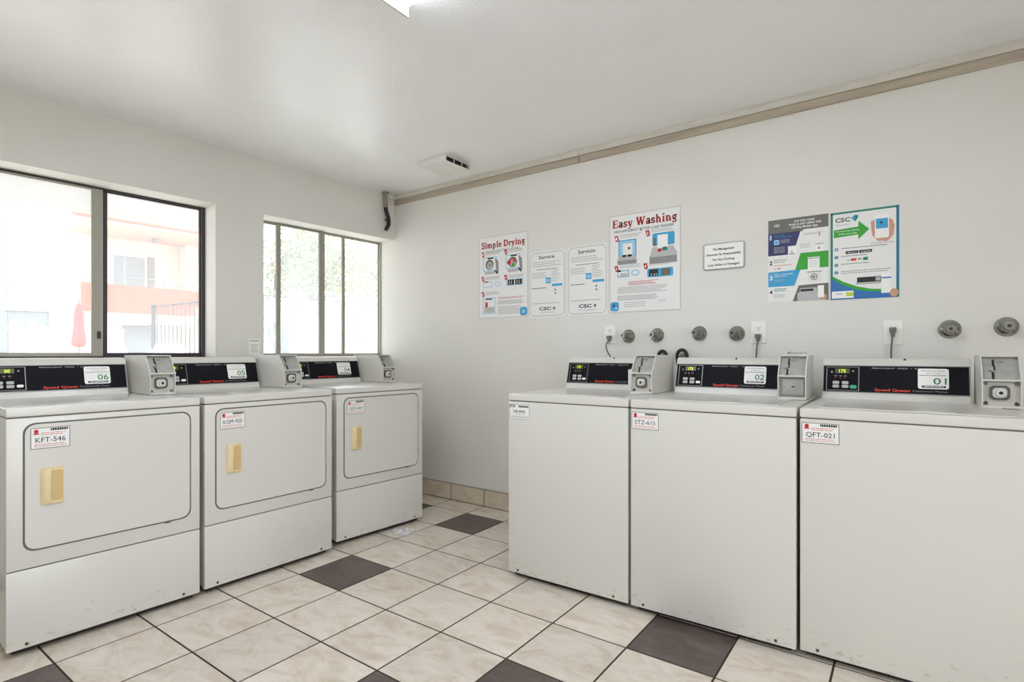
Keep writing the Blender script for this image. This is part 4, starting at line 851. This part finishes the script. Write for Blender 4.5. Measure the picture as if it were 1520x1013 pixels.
# white board fence with capped posts
f = othing('board_fence', 'white board fence with ball-capped posts on the patio', 'fence', 0, 7, 0)
for k in range(9): boxo('board', (-1.38+k*0.155, -1.38+k*0.155+0.148, 0.02, 0.04, GZ, 1.47), X_white, f)
boxo('top_rail', (-1.40, 0.02, 0.0, 0.06, 1.47, 1.52), X_white, f)
for s in (-1.34, -1.14, -0.2):
    boxo('post', (s-0.045, s+0.045, -0.03, 0.06, GZ, 1.53), X_white, f)
    bm = bmesh.new(); bmesh.ops.create_uvsphere(bm, u_segments=10, v_segments=6, radius=0.05, matrix=Matrix.Translation((s, 0.015, 1.57))); obj('post_cap', bm, X_white, f, smooth=True)
# closed umbrella
u = othing('patio_umbrella', 'closed red patio umbrella standing on the patio', 'umbrella', -0.67, 6.6, 0)
bm = bmesh.new(); cyl(bm, (0, 0, GZ), (0, 0, 1.9), 0.016, seg=8); obj('pole', bm, X_grey, u)
bm = bmesh.new(); prof = [(1.88, 0.012), (1.84, 0.035), (1.7, 0.052), (1.5, 0.058), (1.36, 0.075), (1.27, 0.082), (1.21, 0.055)]; rings = []
for z, r in prof: rings.append([bm.verts.new(((r*(1+0.16*(k % 2)))*math.cos(2*PI*k/16), (r*(1+0.16*(k % 2)))*math.sin(2*PI*k/16), z)) for k in range(16)])
for a, c in zip(rings, rings[1:]):
    for k in range(16): bm.faces.new((a[k], a[(k+1) % 16], c[(k+1) % 16], c[k]))
bm.faces.new(rings[0]); bm.faces.new(rings[-1]); obj('canopy', bm, X_umb, u)
bm = bmesh.new(); cyl(bm, (0, 0, 1.88), (0, 0, 1.95), 0.014, 0.006, 8); obj('finial', bm, X_umb, u)
# patio table and woven chairs
t_ = othing('patio_table', 'grey patio table under the closed red umbrella', 'table', -0.98, 4.9, GZ)
bm = bmesh.new(); cyl(bm, (0, 0, 0.74), (0, 0, 0.78), 0.2, seg=28); obj('tabletop', bm, X_screen, t_)
for k in range(4):
    a = PI/4+k*PI/2; bm = bmesh.new(); cyl(bm, (0.15*math.cos(a), 0.15*math.sin(a), 0), (0.11*math.cos(a), 0.11*math.sin(a), 0.74), 0.015, seg=8); obj('leg', bm, X_dark, t_)
for s, e, rz, lb in ((-1.42, 4.9, 0.5, 'dark mesh patio chair beside the grey patio table, towards the building'), (-1.0, 5.6, -0.1, 'dark mesh patio chair beside the grey patio table, near the umbrella')):
    c = othing('patio_chair', lb, 'chair', s, e, GZ, 'patio chairs', rz)
    boxo('seat', (-0.22, 0.22, -0.22, 0.22, 0.42, 0.45), X_dark, c, 0.01)
    bm = bmesh.new()
    for k in range(6): box(bm, -0.2+k*0.075, -0.185+k*0.075, 0.2, 0.215, 0.45, 0.8)
    for k in range(4): box(bm, -0.2, 0.19, 0.2, 0.215, 0.5+k*0.085, 0.515+k*0.085)
    obj('backrest', bm, X_dark, c)
    for a in (-0.2, 0.2):
        for b_ in (-0.2, 0.2): bm = bmesh.new(); cyl(bm, (a, b_, 0), (a, b_, 0.43), 0.012, seg=8); obj('leg', bm, X_dark, c)
# cushioned outdoor seats
for s, e, wd, lb, rz in ((-0.58, 4.9, 0.36, 'white cushioned patio armchair in front of the coral block\'s lower door', 0.2), (0.02, 4.9, 0.5, 'white cushioned patio loveseat in front of the tall metal fence', -0.1)):
    c = othing('patio_sofa', lb, 'sofa', s, e, GZ, 'cushioned patio seats', rz)
    boxo('base', (-wd/2, wd/2, -0.3, 0.3, 0.0, 0.4), X_cush, c, 0.02, 2); boxo('seat_cushion', (-wd/2+0.04, wd/2-0.04, -0.32, 0.2, 0.4, 0.55), X_white, c, 0.05, 3, True)
    boxo('backrest', (-wd/2, wd/2, 0.2, 0.32, 0.35, 0.86), X_cush, c, 0.04, 2, True); boxo('back_cushion', (-wd/2+0.05, wd/2-0.09, 0.05, 0.2, 0.55, 0.93), X_white, c, 0.06, 3, True)
    for a in (-1, 1): boxo('armrest', (a*wd/2-0.04, a*wd/2+0.04, -0.3, 0.3, 0.35, 0.72), X_cush, c, 0.02, 2)
# picket fences
def pickets(name, label, s, e, z0, z1, n, pitch, rz, grp):
    f = othing(name, label, 'fence', s, e, 0, grp, rz); ln = n*pitch
    boxo('top_rail', (0, ln, -0.015, 0.015, z1-0.035, z1), X_dark, f); boxo('bottom_rail', (0, ln, -0.015, 0.015, z0+0.05, z0+0.08), X_dark, f)
    me = None
    for k in range(n+1):
        if me is None:
            p = boxo('picket', (-0.006, 0.006, -0.006, 0.006, z0, z1-0.03), X_dark, f); me = p.data
        else:
            p = bpy.data.objects.new('picket', me); C.objects.link(p); p.parent = f
        p.location = (k*pitch, 0, 0)
    for k in (0, ln): boxo('post', (k-0.03, k+0.03, -0.03, 0.03, GZ, z1+0.02), X_dark, f)
pickets('picket_fence', 'tall dark metal fence running away from the wide window', 0.93, 5.3, 0.45, 1.99, 17, 0.15, PI/2+0.09, 'metal picket fences')
pickets('picket_fence', 'dark metal fence on the low white wall behind the narrow window', 3.2, 10, 1.34, 2.61, 44, 0.125, 0, 'metal picket fences')
b = othing('garden_wall', 'low white garden wall under the metal fence', 'wall', 0, 9.95, 0); boxo('wall', (2.6, 10, 0, 0.3, GZ, 1.3), X_white, b); boxo('coping', (2.6, 10, -0.03, 0.33, 1.3, 1.34), X_white, b)
b = othing('equipment_cabinet', 'tall white outdoor cabinet seen through the narrow window', 'cabinet', 2.6, 6, 0); boxo('body', (0.02, 0.85, 0.02, 0.6, GZ, 1.8), X_white, b); boxo('door', (0.06, 0.8, 0, 0.02, GZ+0.06, 1.72), X_white, b, 0.004); boxo('top', (0, 0.87, 0, 0.62, 1.8, 1.84), X_white, b)
b = othing('privacy_screen', 'blue-grey privacy screen behind the tall white cabinet', 'screen', 3.3, 8, 0); boxo('fabric', (0, 2.0, 0, 0.03, 1.1, 2.28), X_screen, b); boxo('frame', (0, 2.0, -0.02, 0.05, 2.28, 2.33), X_grey, b)
for a in (0.02, 1.98): boxo('post', (a-0.025, a+0.025, -0.02, 0.05, GZ, 2.28), X_grey, b)
b = othing('deck_box', 'low pale deck storage box outside the narrow window', 'box', 2.2, 4, GZ); boxo('body', (0.02, 0.78, 0.02, 0.5, 0, 0.8), mat('outdoor_lilac', '#A9AEBD', 0.8), b, 0.01); boxo('lid', (0, 0.8, 0, 0.52, 0.8, 0.88), X_white, b, 0.015)
# arching potted plant
rnd = random.Random(5)
pt = othing('arching_plant', 'potted plant with long arching leaves just outside the narrow window', 'plant', 0.62, 3.0, GZ)
bm = bmesh.new(); cyl(bm, (0, 0, 0), (0, 0, 0.4), 0.16, 0.21, 20); obj('pot', bm, X_white, pt, smooth=True)
for k in range(16):
    a = 2*PI*k/16+rnd.random()*0.3; ln = 0.35+rnd.random()*0.4; hh = 0.75+rnd.random()*0.5; bm = bmesh.new(); pv = None
    for q in range(11):
        t = q/10; r = ln*t; z = 0.35+hh*math.sin(min(t*1.25, 1.25)*PI*0.62); wv = 0.016*(1-t)**0.5+0.003
        P0 = Vector((r*math.cos(a), r*math.sin(a), z)); sd_ = Vector((-math.sin(a), math.cos(a), 0))*wv
        cur = (bm.verts.new(P0-sd_), bm.verts.new(P0+Vector((0, 0, -0.006))), bm.verts.new(P0+sd_))
        if pv: bm.faces.new((pv[0], pv[1], cur[1], cur[0])); bm.faces.new((pv[1], pv[2], cur[2], cur[1]))
        pv = cur
    obj('leaf', bm, X_lleaf, pt)
# twiggy shrub
sh = othing('twiggy_shrub', 'thin bare-stemmed shrub in front of the metal fence', 'shrub', 3.85, 6.4, GZ)
for k in range(6):
    x = -0.22+k*0.09; bm = bmesh.new(); tube(bm, smooth_path([(x*0.5, 0, 0), (x*0.8, 0.02, 0.8), (x+rnd.uniform(-.04, .04), 0, 1.5), (x*1.1, 0.02, 1.75+rnd.random()*0.25)], 4), [0.012]*12+[0.006], 6) if False else tube(bm, smooth_path([(x*0.5, 0, 0), (x*0.8, 0.02, 0.8), (x+rnd.uniform(-.04, .04), 0, 1.5), (x*1.1, 0.02, 1.75+rnd.random()*0.25)], 4), 0.010, 6)
    obj('stem', bm, X_bark, sh)
bm = bmesh.new()
def leaf(bm, p, s):
    d = Vector((rnd.gauss(0, 1), rnd.gauss(0, 1), rnd.gauss(0, 1))).normalized(); e = d.cross(Vector((rnd.gauss(0, 1), rnd.gauss(0, 1), rnd.gauss(0, 1)))).normalized()
    bm.faces.new([bm.verts.new(p+v) for v in (d*s, e*s*0.45, -d*s, -e*s*0.45)])
for k in range(160): leaf(bm, Vector((rnd.gauss(0, 0.16), rnd.gauss(0, 0.08), rnd.choice((1.25, 1.6, 1.85, 2.0))+rnd.gauss(0, 0.08))), 0.035)
obj('leaves', bm, X_leaf, sh, kind='stuff')
# trees beyond the fence
def tree(s, e, h, r, label, seed):
    rnd_ = random.Random(seed); t = othing('tree', label, 'tree', s, e, GZ, 'trees beyond the fence')
    bm = bmesh.new(); tube(bm, smooth_path([(0, 0, -0.3), (0.05, 0, h*0.3), (-0.1, 0.1, h*0.6), (0, 0, h*0.85)], 5), 0.12, 8); obj('trunk', bm, X_bark, t, smooth=True)
    for k in range(5):
        a = 2*PI*k/5; bm = bmesh.new(); tube(bm, [(0, 0, h*0.45), (r*0.35*math.cos(a), r*0.35*math.sin(a), h*0.62), (r*0.7*math.cos(a), r*0.7*math.sin(a), h*0.75)], 0.045, 6); obj('branch', bm, X_bark, t)
    bm = bmesh.new(); global rnd
    rnd = rnd_; cl = []
    for k in range(42):
        v = Vector((rnd_.gauss(0, 1), rnd_.gauss(0, 1), rnd_.gauss(0, 1))).normalized()*r*rnd_.random()**0.4; cl.append(Vector((v.x, v.y, h*0.68+v.z*0.75)))
    for c in cl:
        for k in range(85): leaf(bm, c+Vector((rnd_.gauss(0, 0.3), rnd_.gauss(0, 0.3), rnd_.gauss(0, 0.25))), 0.1)
    obj('foliage', bm, X_leaf, t, kind='stuff')
tree(7.6, 14.0, 5.6, 1.7, 'leafy tree behind the metal fence, towards the coral block', 3)
tree(12.2, 15.0, 6.0, 2.0, 'leafy tree behind the metal fence, nearest the room corner side', 8)
